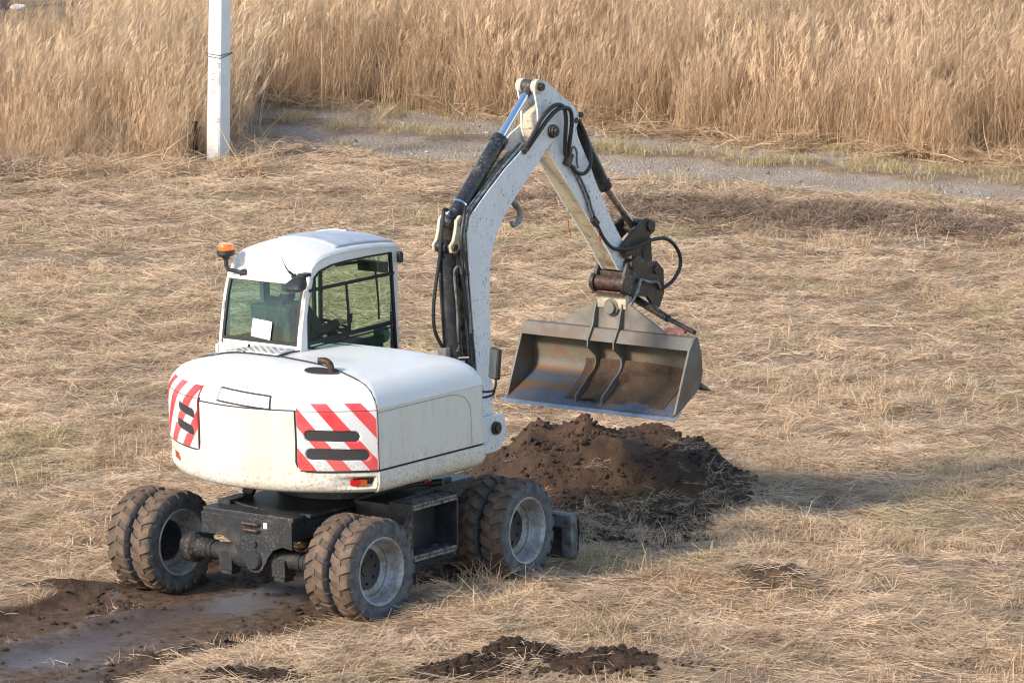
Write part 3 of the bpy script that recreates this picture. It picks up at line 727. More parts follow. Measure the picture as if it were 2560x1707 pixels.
# fill of the flat middle: strips from the right side to the left
in_r = [rows[i][-1] for i in range(len(ss))]
i1 = [i for i,s in enumerate(ss) if s <= 2.5]; i2 = [i for i,s in enumerate(ss) if s >= 2.5][::-1]
L_ = [in_r[i] for i in i1]; Rr = [in_r[int(round(i2[0]+(i2[-1]-i2[0])*k/(len(i1)-1)))] for k in range(len(i1))]
b.grid([L_, Rr])
def in_cab(f):
    c = [sum(b.v[i][k] for i in f)/len(f) for k in range(3)]; return c[0] < -.225 and c[1] > -.225 and c[2] > 1.9
b.f = [f for f in b.f if not in_cab(f)]; b.m = [0]*len(b.f)
hood = b.build('engine_hood', M['white_roof_paint'], EX, sharp=50)
def hood_h(x, y):
    """height of the hood skin above x, y"""
    d = min(BA-abs(x-BX), BR-math.hypot(x-BX,y-BC))
    if d < RT: return ZT-RT+math.sqrt(max(0,RT*RT-(RT-max(0,d))**2))
    t = min(1,(d-RT)/.40); return ZT+.058*(1-(1-t)**2)
# dark inner hull seen through the gaps
b = MB(); P = [[S(s,z,-.035) for z in frange(ZB,1.9,8)] for s in frange(-2,5,90)]; b.grid(P); b.f = [f[::-1] for f in b.f]
b.prism([(-1.0,-.6),(1.0,-.6),(1.0,.55),(-.2,.55),(-.2,.95),(-1.15,.95),(-1.2,-.4)], ZB+.01, ZB+.04, 'z')
b.add([S(s,ZB+.005,-.03) for s in frange(1.0,4.0,30)], [tuple(range(30,-1,-1))])
b.build('inner_hull', M['seam'], EX)
# seams, striped panels, grilles, plate, lamps
def seam(name, pts, off=.004, w=.006, parent=hood):
    return MB().tube([S(s,z,off-w*.6) for s,z in pts], w, 6).build(name, M['seam'], parent)
SEAMPTS = [(1.60,z) for z in frange(1.26,1.80,10)]+[(1.66,1.86),(1.74,1.92),(1.86,1.965),(1.98,1.99)]
b = MB(); pts = [Vector(S(s,z,.0095)) for s,z in SEAMPTS]; e = Vector((-.20,-.515,2.049)); st_ = pts[-1]
for k in range(1,15):
    t = k/14; p = st_.lerp(e,t); p.z = hood_h(p.x,p.y)+.012; pts.append(p)
b.tube(pts,.0065,6); b.tube([(-.20,-.515,hood_h(-.2,-.515)+.012),(-.215,-.37,hood_h(-.215,-.37)+.014),(-.20,-.24,hood_h(-.2,-.24)+.012)],.007,6); b.tube([(x,-.528,hood_h(x,-.528)+.012) for x in frange(-.2,-1.08,14)],.006,6)
b.build('hood_seam', M['seam'], hood)
gp_ = [(s,1.748) for s in frange(1.5,.30,10)]+[(.22,1.735),(.15,1.70),(.105,1.64),(.09,1.57),(.088,1.4),(.088,1.28)]
MB().tube([S(s,z,.0015) for s,z in gp_],.0045,6).build('door_groove', M['groove'], hood)
SLOTS = ((2.236,2.052,1.568,1.556,.047),(2.233,2.022,1.412,1.398,.048),(2.835,2.702,1.684,1.648,.040),(2.850,2.708,1.538,1.500,.042))
def slot_recess(s, z):
    d = 0
    for s0, s1, z0, z1, hh in SLOTS:
        t = min(1,max(0,(s-s0)/(s1-s0))); L = abs(s1-s0)*2.4; r = hh*.97; u = (s-s0)/(s1-s0)*L; zc = z0+(z1-z0)*t
        e = math.hypot(max(0,r-u,u-(L-r)), z-zc)-r; d = max(d, .016*sm(.005,-.003,e))
    return d
sr = patch('striped_panel', M['stripes_right'], cw, 2.262, 1.72, 1.272, 1.835, .0165, 150, 90, lip=.03, uv=True, disp=slot_recess)
sr['label'] = 'red and white striped panel at the right rear corner'
slp = patch('striped_panel', M['stripes_left'], cw, 2.985, 2.682, 1.36, 1.895, .0165, 110, 90, lip=.03, uv=True, disp=slot_recess)
slp['label'] = 'red and white striped panel at the left rear corner'
for o in (sr, slp): o.data.flip_normals()
def frame_strip(pts, w=.010): MB().tube([S(s,z,.004) for s,z in pts], w, 6).build('panel_frame', M['seam'], cw)
frame_strip([(2.268,1.77),(2.266,1.5),(2.268,1.34)]+[(2.262,1.30),(2.25,1.275),(2.232,1.264),(2.2,1.26)]+[(s,1.259) for s in frange(2.15,1.64,12)], .008)
frame_strip([(2.680,1.80),(2.681,1.42),(2.684,1.375),(2.695,1.355),(2.72,1.35)]+[(s,1.35) for s in frange(2.74,2.99,10)], .007)
for a in SLOTS: pill('air_grille', M['grille'], cw, a[0], a[1], a[2], a[3], a[4]-.001, .0045)
pill('plate_frame', M['seam'], hood, 2.588, 2.3565, 1.857, 1.827, .057, .0, r=.008)
pill('number_plate', M['plate_white'], hood, 2.5815, 2.3615, 1.858, 1.828, .0445, .004, r=.007)
pill('tail_light', M['lens_red'], cw, 2.083, 2.050, 1.164, 1.160, .026, -.018, r=.006)
pill('tail_light', M['lens_amber'], cw, 2.0495, 2.028, 1.160, 1.158, .026, -.018, r=.006)
pill('tail_light', M['lens_red'], cw, 2.955, 2.90, 1.215, 1.21, .026, -.016, r=.006)
pill('tail_light', M['lens_amber'], cw, 2.898, 2.87, 1.212, 1.20, .026, -.016, r=.006)
MB().tube([S(s,1.772,.0165) for s in frange(2.262,1.62,24)], .0028, 5).build('panel_seam', M['seam'], cw)
MB().tube([S(s,1.79,.0165) for s in frange(2.682,2.98,14)], .0028, 5).build('panel_seam', M['seam'], cw)
# dark strip put in as the shadow in the gap between hood and counterweight
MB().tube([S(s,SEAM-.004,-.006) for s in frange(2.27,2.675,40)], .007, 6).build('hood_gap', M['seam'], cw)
# perforated cover behind the cab, hinges
b = MB()
def deckz(x, y): return 2.049
def dk(u, v): # u along x 0..1, v 0..1 back to front
    x = (-1.08+.70*u)+.08*(1-u)*(v-.5)*0; y = -.445+.04*math.sin(math.pi*u)*0+v*.19; return (x, y, 2.058)
b.grid([[(x+(y+.38)*-.25,y,hood_h(x+(y+.38)*-.25,y)+.024) for y in frange(-.515,-.235,6)] for x in frange(-1.02,-.235,16)])
cover = b.build('deck_cover', M['white_cab_paint'], EX); sd = cover.modifiers.new('solid','SOLIDIFY'); sd.thickness = .014; sd.offset = -1
for r_ in range(6):
    for c_ in range(10):
        x = -.985+.075*c_+(.0375 if r_ % 2 else 0); y = -.490+.040*r_; x += (y+.38)*-.25
        if x < -.28:
            b = MB(); b.lathe([(.0,.019),(.001,.012),(.001,.0005)], (0,0,0), 'z', 10); zs = hood_h(x,y)+.0248; gr = (hood_h(x+.01,y)-hood_h(x-.01,y))/.02
            b.v = [(x+p[0]*1.35,y+p[1]*.55,zs+p[2]+gr*p[0]*1.35) for p in b.v]; b.build('slot', M['seam'], cover)
for x in (-.93,-.62): MB().box((x,-.525,hood_h(x,-.525)+.022),(.085,.03,.014)).build('hinge', M['hinge_grey'], cover, bevel=.003)
MB().cyl((-.70,-.33,2.06),(-.70,-.33,2.10),.011,10).build('knob', M['plastic_black'], cover)
# exhaust
b = MB(); b.lathe([(0,.001),(0,.08),(0,.17),(-.006,.175)], (.50,-.76,0), 'z', 36)
b.v = [(.50+(p[0]-.50)*.78,-.76+(p[1]+.76)*.8,p[2]) for p in b.v]
b.v = [(.50+(p[0]-.50)*1.15-(p[1]+.76)*.12,-.76+(p[1]+.76)*(.42-.22*(p[0]-.50)/.17)+(p[0]-.5)*.28,p[2]) for p in b.v]; b.v = [(p[0],p[1],hood_h(p[0],p[1])+.0165+p[2]) for p in b.v]
b.build('exhaust_recess', M['seam'], hood)
b = MB(); pth = smooth_path([(.585,-.74,1.98),(.585,-.74,2.06),(.578,-.75,2.105),(.545,-.765,2.13),(.49,-.79,2.13)],6); b.tube(pth,.029,18,False); b.tube(pth,.024,18,False)
ex = b.build('exhaust_pipe', M['rust_pin'], hood)
# right mirror
b = MB(); b.tube(smooth_path([(.86,.66,1.668),(.95,.74,1.668),(1.0,.86,1.66),(.99,.93,1.70),(.955,.965,1.77)],6),.010,8); b.tube(smooth_path([(.86,.66,1.615),(.96,.74,1.615),(1.005,.85,1.625),(.998,.90,1.655)],6),.010,8)
mir = b.build('mirror_arm', M['plastic_black'], EX)
b = MB(); rot = Matrix.Rotation(-.42,3,'Z')@Matrix.Rotation(-.10,3,'X'); b.box((.945,.985,1.875),(.155,.045,.27),rot); mh = b.build('mirror_housing', M['plastic_black'], mir, bevel=.018, seg=3)
MB().box(Vector((.945,.985,1.875))+rot@Vector((0,-.0245,0)),(.130,.003,.245),rot).build('mirror_glass', M['mirror_glass'], mir)
# ------------------------------------------------------------------ cab
CR, CL = -.20, -1.15
OUT = [(-.235,2.0),(-.205,2.2),(-.139,2.49),(-.073,2.67),(-.018,2.756),(.05,2.80),(.116,2.824),(.374,2.846),(.72,2.837),(1.098,2.801),(1.103,2.658),(1.055,1.8)]
INN = [(-.132,2.07),(-.122,2.25),(-.105,2.486),(-.059,2.611),(.0,2.675),(.06,2.715),(.226,2.749),(.40,2.757),(.70,2.757),(1.025,2.749),(1.03,2.6),(1.038,1.85)]
def rear_y(z): return float(np.interp(z, [2.0,2.2,2.49,2.67,2.756], [-.235,-.205,-.139,-.073,-.018]))
def sx(x, z): return x+(-.02 if x > -.6 else .02)*(z-2)/.8
def scale_in(P, Q, t): return [(a[0]+(b[0]-a[0])*t, a[1]+(b[1]-a[1])*t) for a,b in zip(P,Q)]
cab = MB().ring([(sx(CR,z),y,z) for y,z in OUT], [(sx(CR,z),y,z) for y,z in INN], (-.05,0,0)).build('cab', M['white_cab_paint'], EX, bevel=.010, seg=3)
MB().ring([(sx(CL,z),y,z) for y,z in OUT], [(sx(CL,z),y,z) for y,z in INN], (.05,0,0)).build('side_frame', M['white_cab_paint'], cab, bevel=.010)
gIN = scale_in(INN, [(.45,2.4)]*12, .035)
for x, th, nm in ((CR,-.014,'side'),(CL,.014,'door')):
    MB().ring([(sx(x,z)+(-.004 if x > -.6 else .004)*-1,y,z) for y,z in INN], [(sx(x,z)+(.004 if x > -.6 else -.004),y,z) for y,z in gIN], (th*2,0,0)).build('window_gasket', M['gasket'], cab)
    g = MB(); g.add([(sx(x,z)+th*.6,y,z) for y,z in INN], [tuple(range(12))]); g.build('side_window', M['glass_side'], cab, smooth=False)
# rear frame
def rear_ring(x0, x1, z0, z1, off, n=8):
    P = [(x0,rear_y(z)+off,z) for z in frange(z0,z1,n)]+[(x1,rear_y(z)+off,z) for z in frange(z1,z0,n)]; return P
WX0, WX1, WZ0, WZ1 = CL+.045, CR-.055, 2.105, 2.625
MB().ring(rear_ring(CL+.005,CR-.005,1.98,2.66,.0), rear_ring(WX0,WX1,WZ0,WZ1,.0), (0,.05,0)).build('rear_frame', M['white_cab_paint'], cab, bevel=.006)
MB().ring(rear_ring(WX0-.003,WX1+.003,WZ0-.003,WZ1+.003,-.004), rear_ring(WX0+.022,WX1-.022,WZ0+.022,WZ1-.022,-.004), (0,.02,0)).build('window_gasket', M['gasket'], cab)
g = MB(); g.grid([[(WX0,rear_y(z)+.008,z) for z in frange(WZ0,WZ1,8)],[(WX1,rear_y(z)+.008,z) for z in frange(WZ0,WZ1,8)]]); g.build('rear_window', M['glass_rear'], cab)
# front frame
fy = lambda z: float(np.interp(z,[1.8,2.66,2.80],[1.055,1.103,1.098]))
F = lambda x0,x1,z0,z1: [(x0,fy(z0),z0),(x0,fy(z1),z1),(x1,fy(z1),z1),(x1,fy(z0),z0)]
MB().ring(F(CL+.035,CR-.035,1.35,2.775), F(CL+.07,CR-.07,1.55,2.73), (0,-.04,0)).build('front_frame', M['gasket'], cab, bevel=.006)
g = MB(); g.add([(p[0],p[1]-.02,p[2]) for p in F(CL+.06,CR-.06,1.5,2.74)], [(0,1,2,3)]); g.build('windscreen', M['glass_side'], cab, smooth=False)
# lower shell of the cab (left side and front, below the glass)
b = MB(); b.box((CL+.0,.40,1.80),(.03,1.3,.50)); b.box((-.675,1.04,1.45),(.95,.03,.5)); b.box((CR,.75,1.62),(.03,.6,.5)); b.build('lower_shell', M['white_cab_paint'], cab, bevel=.006)
# roof
RP = [(-.100,2.615),(-.073,2.67),(-.045,2.716),(-.018,2.752),(.015,2.782),(.05,2.803),(.116,2.827),(.24,2.842),(.374,2.850),(.55,2.849),(.72,2.842),(.9,2.827),(1.098,2.806),(1.125,2.79),(1.128,2.765)]
def roof_pt(t, u, off=0):
    i = min(int(t*(len(RP)-1)), len(RP)-2); f = t*(len(RP)-1)-i; y = RP[i][0]*(1-f)+RP[i+1][0]*f; z = RP[i][1]*(1-f)+RP[i+1][1]*f
    x0, x1 = sx(CL,z)-.008, sx(CR,z)+.008; v = 2*u-1; e = (1-abs(v)**2.4)
    cr = .080*sm(0,.35,t)*sm(1.04,.80,t); bow = .035*(1-v*v)
    dent = -.05*math.exp(-((u-.10)/.09)**2-((t-.16)/.09)**2)
    edge = -.022*max(0,(abs(v)-.93)/.07)**2
    return (x0+(x1-x0)*u, y-bow*(1-sm(.25,.5,t))*.6+(dent*-.7), z+cr*e+edge+off+dent*.4)
b = MB(); b.grid([[roof_pt(i/44,j/36) for j in range(37)] for i in range(45)], flip=True)
roof = b.build('roof', M['white_roof_paint'], cab, sharp=60); sd = roof.modifiers.new('solid','SOLIDIFY'); sd.thickness = .03; sd.offset = -1
b = MB(); b.grid([[roof_pt(.56+.42*i/16,.22+.72*j/16+.0,.004) for j in range(17)] for i in range(17)], flip=True)  # grey panel added as the shade on the front roof slope
rh = b.build('roof_shade_panel', M['roof_shade_grey'], roof, sharp=60); sd = rh.modifiers.new('solid','SOLIDIFY'); sd.thickness = .012; sd.offset = 0
b = MB(); b.tube([roof_pt(.80,.02+.5*k/8,.012) for k in range(9)],.010,6); b.build('roof_rail', M['white_cab_paint'], roof)
# sliding window bars on the right
b = MB(); xg = CR-.012
b.box((xg,.47,2.565),(.020,1.13,.028), Matrix.Rotation(.0,3,'X')); b.box((xg,.42,2.345),(.018,.018,.42), Matrix.Rotation(.08,3,'X')); b.box((xg,.455,2.125),(.024,1.17,.036), Matrix.Rotation(.02,3,'X')); b.box((xg,.455,2.085),(.014,1.17,.012), Matrix.Rotation(.02,3,'X'))
b.build_split('window_bar', M['gasket'], cab, bevel=.003)
# left door pillar and grab handle
b = MB(); b.box((CL+.035,.36,2.27),(.05,.085,1.02)); b.build('door_pillar', M['interior_grey'], cab, bevel=.006)
b = MB(); b.tube(smooth_path([(CL+.06,.41,2.60),(CL+.075,.50,2.605),(CL+.08,.545,2.57),(CL+.08,.55,2.45),(CL+.08,.55,2.20)],6),.012,8); b.build('grab_handle', M['plastic_black'], cab)
b = MB(); b.box((CL+.045,.40,1.95),(.03,1.25,.3)); b.box((-.67,.42,1.40),(.9,1.25,.03)); b.box((CR-.07,.35,1.82),(.03,1.15,.44)); b.box((-.67,-.17,1.85),(.9,.03,.46)); b.box((-.36,.32,1.95),(.20,.75,.18)); b.box((-.98,.25,1.92),(.17,.62,.16)); b.box((-.67,-.115,2.06),(.88,.13,.05))
b.build('cab_lining', M['interior'], cab, bevel=.01)
# seat
b = MB(); b.box((-.66,.22,1.80),(.46,.46,.14)); b.box((-.66,-.02,2.10),(.44,.11,.62), Matrix.Rotation(.14,3,'X')); b.box((-.66,.22,1.58),(.30,.34,.34)); b.box((-.40,.26,2.02),(.06,.32,.05)); b.box((-.92,.26,2.02),(.06,.32,.05))
seat = b.build('seat', M['seat_cloth'], cab, bevel=.045, seg=4)
# steering wheel and column
ctr = Vector((-.62,.66,2.125)); tilt = Matrix.Rotation(-.45,3,'X')
b = MB(); pts = [ctr+tilt@Vector((.17*math.cos(a),.17*math.sin(a),0)) for a in frange(0,2*math.pi,28)]; b.tube(pts,.013,8,False)
for a in (.5,2.6,4.7): b.tube([ctr+tilt@Vector((0,0,-.03)), ctr+tilt@Vector((.17*math.cos(a),.17*math.sin(a),0))],.010,6)
b.cyl(ctr+tilt@Vector((0,0,-.06)), ctr+tilt@Vector((0,0,.0)),.045,16); b.tube([ctr+tilt@Vector((0,0,-.04)),(-.62,.86,1.75),(-.62,.95,1.45)],[.05,.06,.09],12)
b.build('steering_wheel', M['plastic_black'], cab)
b = MB(); b.tube([(-.36,.55,2.0),(-.36,.60,2.20)],.012,8); b.tube([(-.36,.60,2.18),(-.36,.61,2.26)],.024,8); b.tube([(-.96,.45,2.0),(-.95,.50,2.20)],.012,8); b.tube([(-.95,.50,2.18),(-.95,.51,2.26)],.024,8); b.build_split('control_lever', M['plastic_black'], cab)
b = MB(); b.tube(smooth_path([(-.40,1.04,2.14),(-.40,1.04,2.30),(-.42,1.045,2.50),(-.46,1.06,2.66)],5),.009,6); b.box((-.40,.98,2.62),(.30,.06,.09)); b.tube([(-.85,.95,2.68),(-.62,.75,2.64),(-.48,.92,2.66)],.014,8); b.build('wiper_motor', M['plastic_black'], cab)
MB().cyl((-.29,.93,2.04),(-.29,.955,2.04),.085,24).build('fan', M['fan_green'], cab)
b = MB(); b.box((CR-.02,1.0,2.19),(.02,.03,.08)); b.build('window_latch', M['plastic_black'], cab, bevel=.004)
# beacon, work lights, antenna
bx, by = -1.105, -.135
b = MB(); b.tube([(bx+.14,-.085,2.665),(bx+.02,by,2.69),(bx+.005,by,2.72)],.018,8); b.lathe([(2.715,.018),(2.775,.018),(2.78,.03),(2.80,.035),(2.81,.068),(2.825,.080),(2.855,.076),(2.86,.070)], (bx,by,0), 'z', 28, caps=True); b.cyl((bx+.16,-.10,2.655),(bx+.16,-.06,2.655),.045,16)
bc = b.build('beacon', M['plastic_black'], cab)
MB().lathe([(2.858,.067),(2.885,.066),(2.905,.063),(2.911,.058),(2.914,.03),(2.915,.001)], (bx,by,0), 'z', 28).build('lens', M['beacon_orange'], bc)
b = MB(); wl = Vector((-.185,-.275,2.655)); A = []
for dz, hx, hy, oy in ((.055,.045,.03,.06),(.04,.06,.045,.04),(-.005,.100,.06,-.005),(-.035,.102,.065,-.02),(-.06,.07,.05,-.02)):
    A.append([wl+Vector((hx*math.copysign(abs(math.cos(a))**.6,math.cos(a)), oy+hy*math.copysign(abs(math.sin(a))**.6,math.sin(a)), dz)) for a in frange(0,2*math.pi*19/20,19)])
b.loft(A); b.box((-.165,-.19,2.72),(.07,.10,.03)); b.build('work_light', M['plastic_black'], cab, sharp=30)
b = MB(); b.box((-.175,1.085,2.70),(.05,.05,.10)); b.build('front_work_light', M['plastic_black'], cab, bevel=.015)
b = MB(); b.tube([(-.33,-.115,2.66),(-.345,-.13,2.70)],[.03,.022],10); b.tube(smooth_path([(-.345,-.13,2.70),(-.38,-.15,2.735),(-.41,-.16,2.785),(-.435,-.17,2.85)],5),[.012]*5+[.006]*5+[.0035]*6,6); b.build('antenna', M['plastic_black'], cab)
# sheet of paper on the rear window
b = MB(); b.add([(x,rear_y(z)-.006,z) for x,z in ((-.775,2.150),(-.555,2.130),(-.548,2.285),(-.77,2.300))],[(0,1,2,3)]); pa = b.build('paper_sheet', M['paper'], None, smooth=False)
pa.modifiers.new('solid','SOLIDIFY').thickness = .001; pa.matrix_world = MW
tag(pa, 'blank white sheet of paper on the rear window of the cab', 'paper')
# ------------------------------------------------------------------ boom, stick, cylinders
TOP = [(2.421,3.752),(2.221,3.664),(2.075,3.568),(1.82,3.426),(1.564,3.252),(1.326,3.076),(1.273,2.934),(1.284,2.633),(1.303,2.304),(1.321,2.05),(1.341,1.833),(1.357,1.528),(1.36,1.30),(1.40,1.14)]
BOT = [(1.50,1.10),(1.58,1.16),(1.552,1.287),(1.546,1.84),(1.548,2.218),(1.555,2.45),(1.572,2.60),(1.605,2.72),(1.66,2.85),(1.77,2.998),(1.932,3.145),(2.062,3.248),(2.257,3.402),(2.389,3.525),(2.50,3.598)]
BP = TOP+BOT+circle_pts((2.473,3.675),.085,-50,70,5)
core = TOP[2:]+BOT[:-2]
b = MB(); b.prism(inset_poly(core,.022), XB-.125, XB+.125)
boom = b.build('boom', M['boom_core'], EX, bevel=.006)
for s, nm in ((1,'right'),(-1,'left')): MB().prism(BP, XB+s*.14-(.016 if s > 0 else 0), XB+s*.14+(0 if s > 0 else .016)).build('boom_plate', M['boom_paint'], boom, bevel=.004)
b = MB()
for s in (-1,1): b.prism([(1.36,1.30),(1.62,1.30),(1.66,1.10),(1.50,.98),(1.20,.98),(1.0,1.1),(1.0,1.5),(1.2,1.45)], XB+s*.19-.02, XB+s*.19+.02)
b.build_split('boom_foot', M['boom_paint'], EX, bevel=.006)
b = MB(); b.cyl((XB-.26,1.49,1.19),(XB+.24,1.49,1.19),.058,20); b.cyl((XB+.235,1.49,1.19),(XB+.255,1.49,1.19),.040,20); b.build('pivot_pin', M['greasy_steel'], boom, bevel=.006)
b = MB(); b.cyl((XB-.17,2.473,3.675),(XB+.19,2.473,3.675),.050,20); b.cyl((XB+.14,2.473,3.675),(XB+.165,2.473,3.675),.062,20); b.cyl((XB+.19,2.473,3.675),(XB+.205,2.473,3.675),.032,16); b.build_split('stick_pin', M['greasy_steel'], boom, bevel=.004)
# knuckle bracket carrying both cylinders at the bend
b = MB()
for s in (-1,1): b.prism([(1.36,3.02),(1.28,3.075),(1.22,3.09),(1.17,3.05),(1.15,2.96),(1.12,2.88),(1.075,2.84),(1.085,2.775),(1.14,2.765),(1.22,2.81),(1.30,2.76)], XB+s*.095-.018, XB+s*.095+.018)
b.build_split('cylinder_bracket', M['stick_under_paint'], boom, bevel=.012)
def cylinder(name, base, bar0, bar1, tip, rb, rr, rod_mat, eye_b, eye_t, wb=.09, wt=.09, inv=False):
    V = lambda p: Vector((XB, p[0], p[1]))
    d = (V(bar1)-V(bar0)).normalized(); b = MB()
    b.tube([V(bar0),V(bar0)+d*.02,V(bar0)+d*.02,V(bar1)-d*.075,V(bar1)-d*.074,V(bar1)-d*.012,V(bar1)], [rb*.8,rb,rb,rb,rb*1.13,rb*1.13,rb*1.05], 28)
    b.cyl((XB-wb/2,*base),(XB+wb/2,*base),eye_b,20); b.tube([V(base),V(bar0)+d*.01],[eye_b*.75,rb*.8],12)
    o = b.build(name, M['cyl_black'], EX, sharp=35)
    b = MB(); b.cyl(V(bar1)-d*.02, V(tip)-d*eye_t*.9, rr, 24); b.build('rod', rod_mat, o)
    b = MB(); b.cyl((XB-wt/2,*tip),(XB+wt/2,*tip),eye_t,22); b.tube([V(tip)-d*eye_t*1.7,V(tip)],[rr*1.15,eye_t*.8],14); b.build('rod_eye', M['greasy_steel'], o, sharp=35)
    b = MB(); b.cyl((XB-wb/2-.08,*base),(XB+wb/2+.08,*base),eye_b*.5,16); b.cyl((XB-wt/2-.08,*tip),(XB+wt/2+.085,*tip),eye_t*.55,16); b.build_split('pin', M['greasy_steel'], o)
    return o
stick_cyl = cylinder('stick_cylinder', (1.215,3.028), (1.275,3.082), (1.93,3.672), (2.366,4.076), .070, .036, M['chrome'], .058, .062, .10, .105)
lift_cyl = cylinder('lift_cylinder', (1.125,2.82), (1.145,2.73), (1.205,1.62), (1.21,1.2), .080, .045, M['chrome'], .062, .06, .10, .10)
bucket_cyl = cylinder('bucket_cylinder', (2.93,3.765), (2.965,3.705), (3.40,3.045), (3.80,2.62), .058, .032, M['worn_rod'], .048, .05, .08, .09)
b = MB(); V = lambda y,z: Vector((XB,y,z))
p0, p1 = Vector((XB,1.275,3.082)), Vector((XB,1.93,3.672)); d = (p1-p0).normalized()
MB().tube([p0+d*.10,p0+d*.118],[.073,.073],24).build('band', M['chrome'], stick_cyl)
# stick
SF = circle_pts((2.353,4.079),.066,190,60,8)+[(2.478,4.105),(2.679,3.965),(2.866,3.834),(2.912,3.775),(2.910,3.72),(2.872,3.655),(2.889,3.583),(2.979,3.421),(3.07,3.269),(3.13,3.141),(3.283,2.878),(3.391,2.712),(3.50,2.56),(3.60,2.42)]+circle_pts((3.545,2.345),.075,45,-110,5)
SN = [(3.434,2.300),(3.305,2.482),(3.10,2.73),(2.835,3.047),(2.636,3.293),(2.447,3.526),(2.37,3.60),(2.335,3.70),(2.335,3.865),(2.300,4.02)]
SP = SF+SN
b = MB(); b.prism(inset_poly(SF[11:]+SN[:-2]+[(2.345,3.83),(2.50,3.93)],.003), XB-.088, XB+.088)
stick = b.build('stick', M['stick_under_paint'], EX, bevel=.006)
for s in (-1,1): MB().prism(SP, XB+s*.102-(.020 if s > 0 else 0), XB+s*.102+(0 if s > 0 else .020)).build('stick_plate', M['boom_paint'], stick, bevel=.004)
for s in (-1,1): MB().prism(circle_pts((2.353,4.079),.066,0,345,23), XB+s*.085-.030, XB+s*.085+.030).build('stick_ear', M['stick_under_paint'], stick, bevel=.008)
b = MB(); b.cyl((XB-.13,2.353,4.079),(XB+.124,2.353,4.079),.036,18); b.cyl((XB-.09,3.545,2.345),(XB+.16,3.545,2.345),.05,20); b.cyl((XB+.10,2.868,3.722),(XB+.112,2.868,3.722),.027,16); b.cyl((XB+.10,3.50,2.475),(XB+.16,3.50,2.475),.055,20); b.build_split('stick_pin', M['greasy_steel'], stick, bevel=.004)
# lifting hook under the boom
b = MB(); b.tube(smooth_path([(XB+.05,1.97,3.16),(XB+.05,2.03,3.09),(XB+.05,2.09,3.03),(XB+.05,2.105,2.96),(XB+.05,2.07,2.905),(XB+.05,2.01,2.895),(XB+.05,1.985,2.925)],6),[.030]*10+[.026]*14+[.020]*7+[.018]*6,10); b.build('lifting_hook', M['hinge_grey'], boom)
# pipes and hoses
XP = XB+.115
def hose(name, pts, r, mat, parent, n=8): return MB().tube(smooth_path(pts,n), r, 9).build(name, mat, parent)
for k, dx in enumerate((.0,.036)):
    hose('pipe', [(XP-dx,2.10,3.60+.01*k),(XP-dx,1.83,3.452),(XP-dx,1.575,3.278),(XP-dx,1.335,3.105),(XP-dx,1.255,2.96),(XP-dx,1.262,2.64),(XP-dx,1.283,2.30),(XP-dx,1.30,2.05),(XP-dx,1.318,1.80),(XP-dx,1.33,1.55)], .013, M['pipe_grey'], boom, 5)
hose('hose', [(XB+.15,2.07,3.56),(XB+.165,2.16,3.66),(XB+.185,2.29,3.82),(XB+.20,2.43,3.905),(XB+.20,2.56,3.89),(XB+.185,2.62,3.78),(XB+.16,2.635,3.58),(XB+.14,2.655,3.44)], .019, M['plastic_black'], boom)
hose('hose', [(XB+.15,2.10,3.55),(XB+.18,2.22,3.68),(XB+.205,2.36,3.81),(XB+.215,2.49,3.875),(XB+.215,2.635,3.855),(XB+.20,2.685,3.74),(XB+.17,2.69,3.58),(XB+.14,2.70,3.46)], .019, M['plastic_black'], boom)
b = MB(); b.box((XB+.125,2.715,3.395),(.05,.07,.12), Matrix.Rotation(-.55,3,'X')); b.box((XB+.15,2.075,3.555),(.04,.06,.05), Matrix.Rotation(.6,3,'X')); b.build('hose_block', M['greasy_steel'], boom, bevel=.006)
hose('hose', [(XB+.125,2.745,3.34),(XB+.15,2.80,3.27),(XB+.16,2.90,3.25),(XB+.15,3.0,3.32),(XB+.12,3.03,3.45),(XB+.09,3.0,3.60),(XB+.06,2.955,3.72)], .017, M['plastic_black'], stick)
hose('pipe', [(XB+.13,2.735,3.44),(XB+.14,2.77,3.50),(XB+.14,2.815,3.46),(XB+.13,2.83,3.36),(XB+.13,2.845,3.30)], .010, M['pipe_grey'], stick)
for dy in (0,.045): hose('pipe', [(XB+.115,2.76+dy,3.33-dy*.2),(XB+.115,2.86+dy,3.19),(XB+.115,2.96+dy,3.02),(XB+.12,3.0+dy,2.90),(XB+.12,3.06+dy,2.80)], .010, M['pipe_grey'], stick)
b = MB(); b.box((XB+.12,3.08,2.79),(.05,.09,.06), Matrix.Rotation(-.8,3,'X')); b.build('hose_block', M['greasy_steel'], stick, bevel=.01)
hose('hose', [(XB+.13,3.09,2.77),(XB+.145,3.17,2.63),(XB+.16,3.30,2.52),(XB+.20,3.52,2.50),(XB+.22,3.78,2.54),(XB+.24,3.98,2.52),(XB+.25,4.12,2.40),(XB+.25,4.15,2.26),(XB+.23,4.06,2.13),(XB+.20,3.93,2.07)], .017, M['plastic_black'], stick)
for p in ((3.10,2.74),(2.99,2.80)):
    b = MB(); b.tube(smooth_path([(XB+(.14 if p[0] > 3.05 else -.11),p[0],p[1]),(XB+(.145 if p[0] > 3.05 else -.11),p[0]+.005,p[1]-.07),(XB+(.145 if p[0] > 3.05 else -.11),p[0]+.03,p[1]-.145)],4),.004,6); b.build_split('red_strap', M['strap_red'], stick)
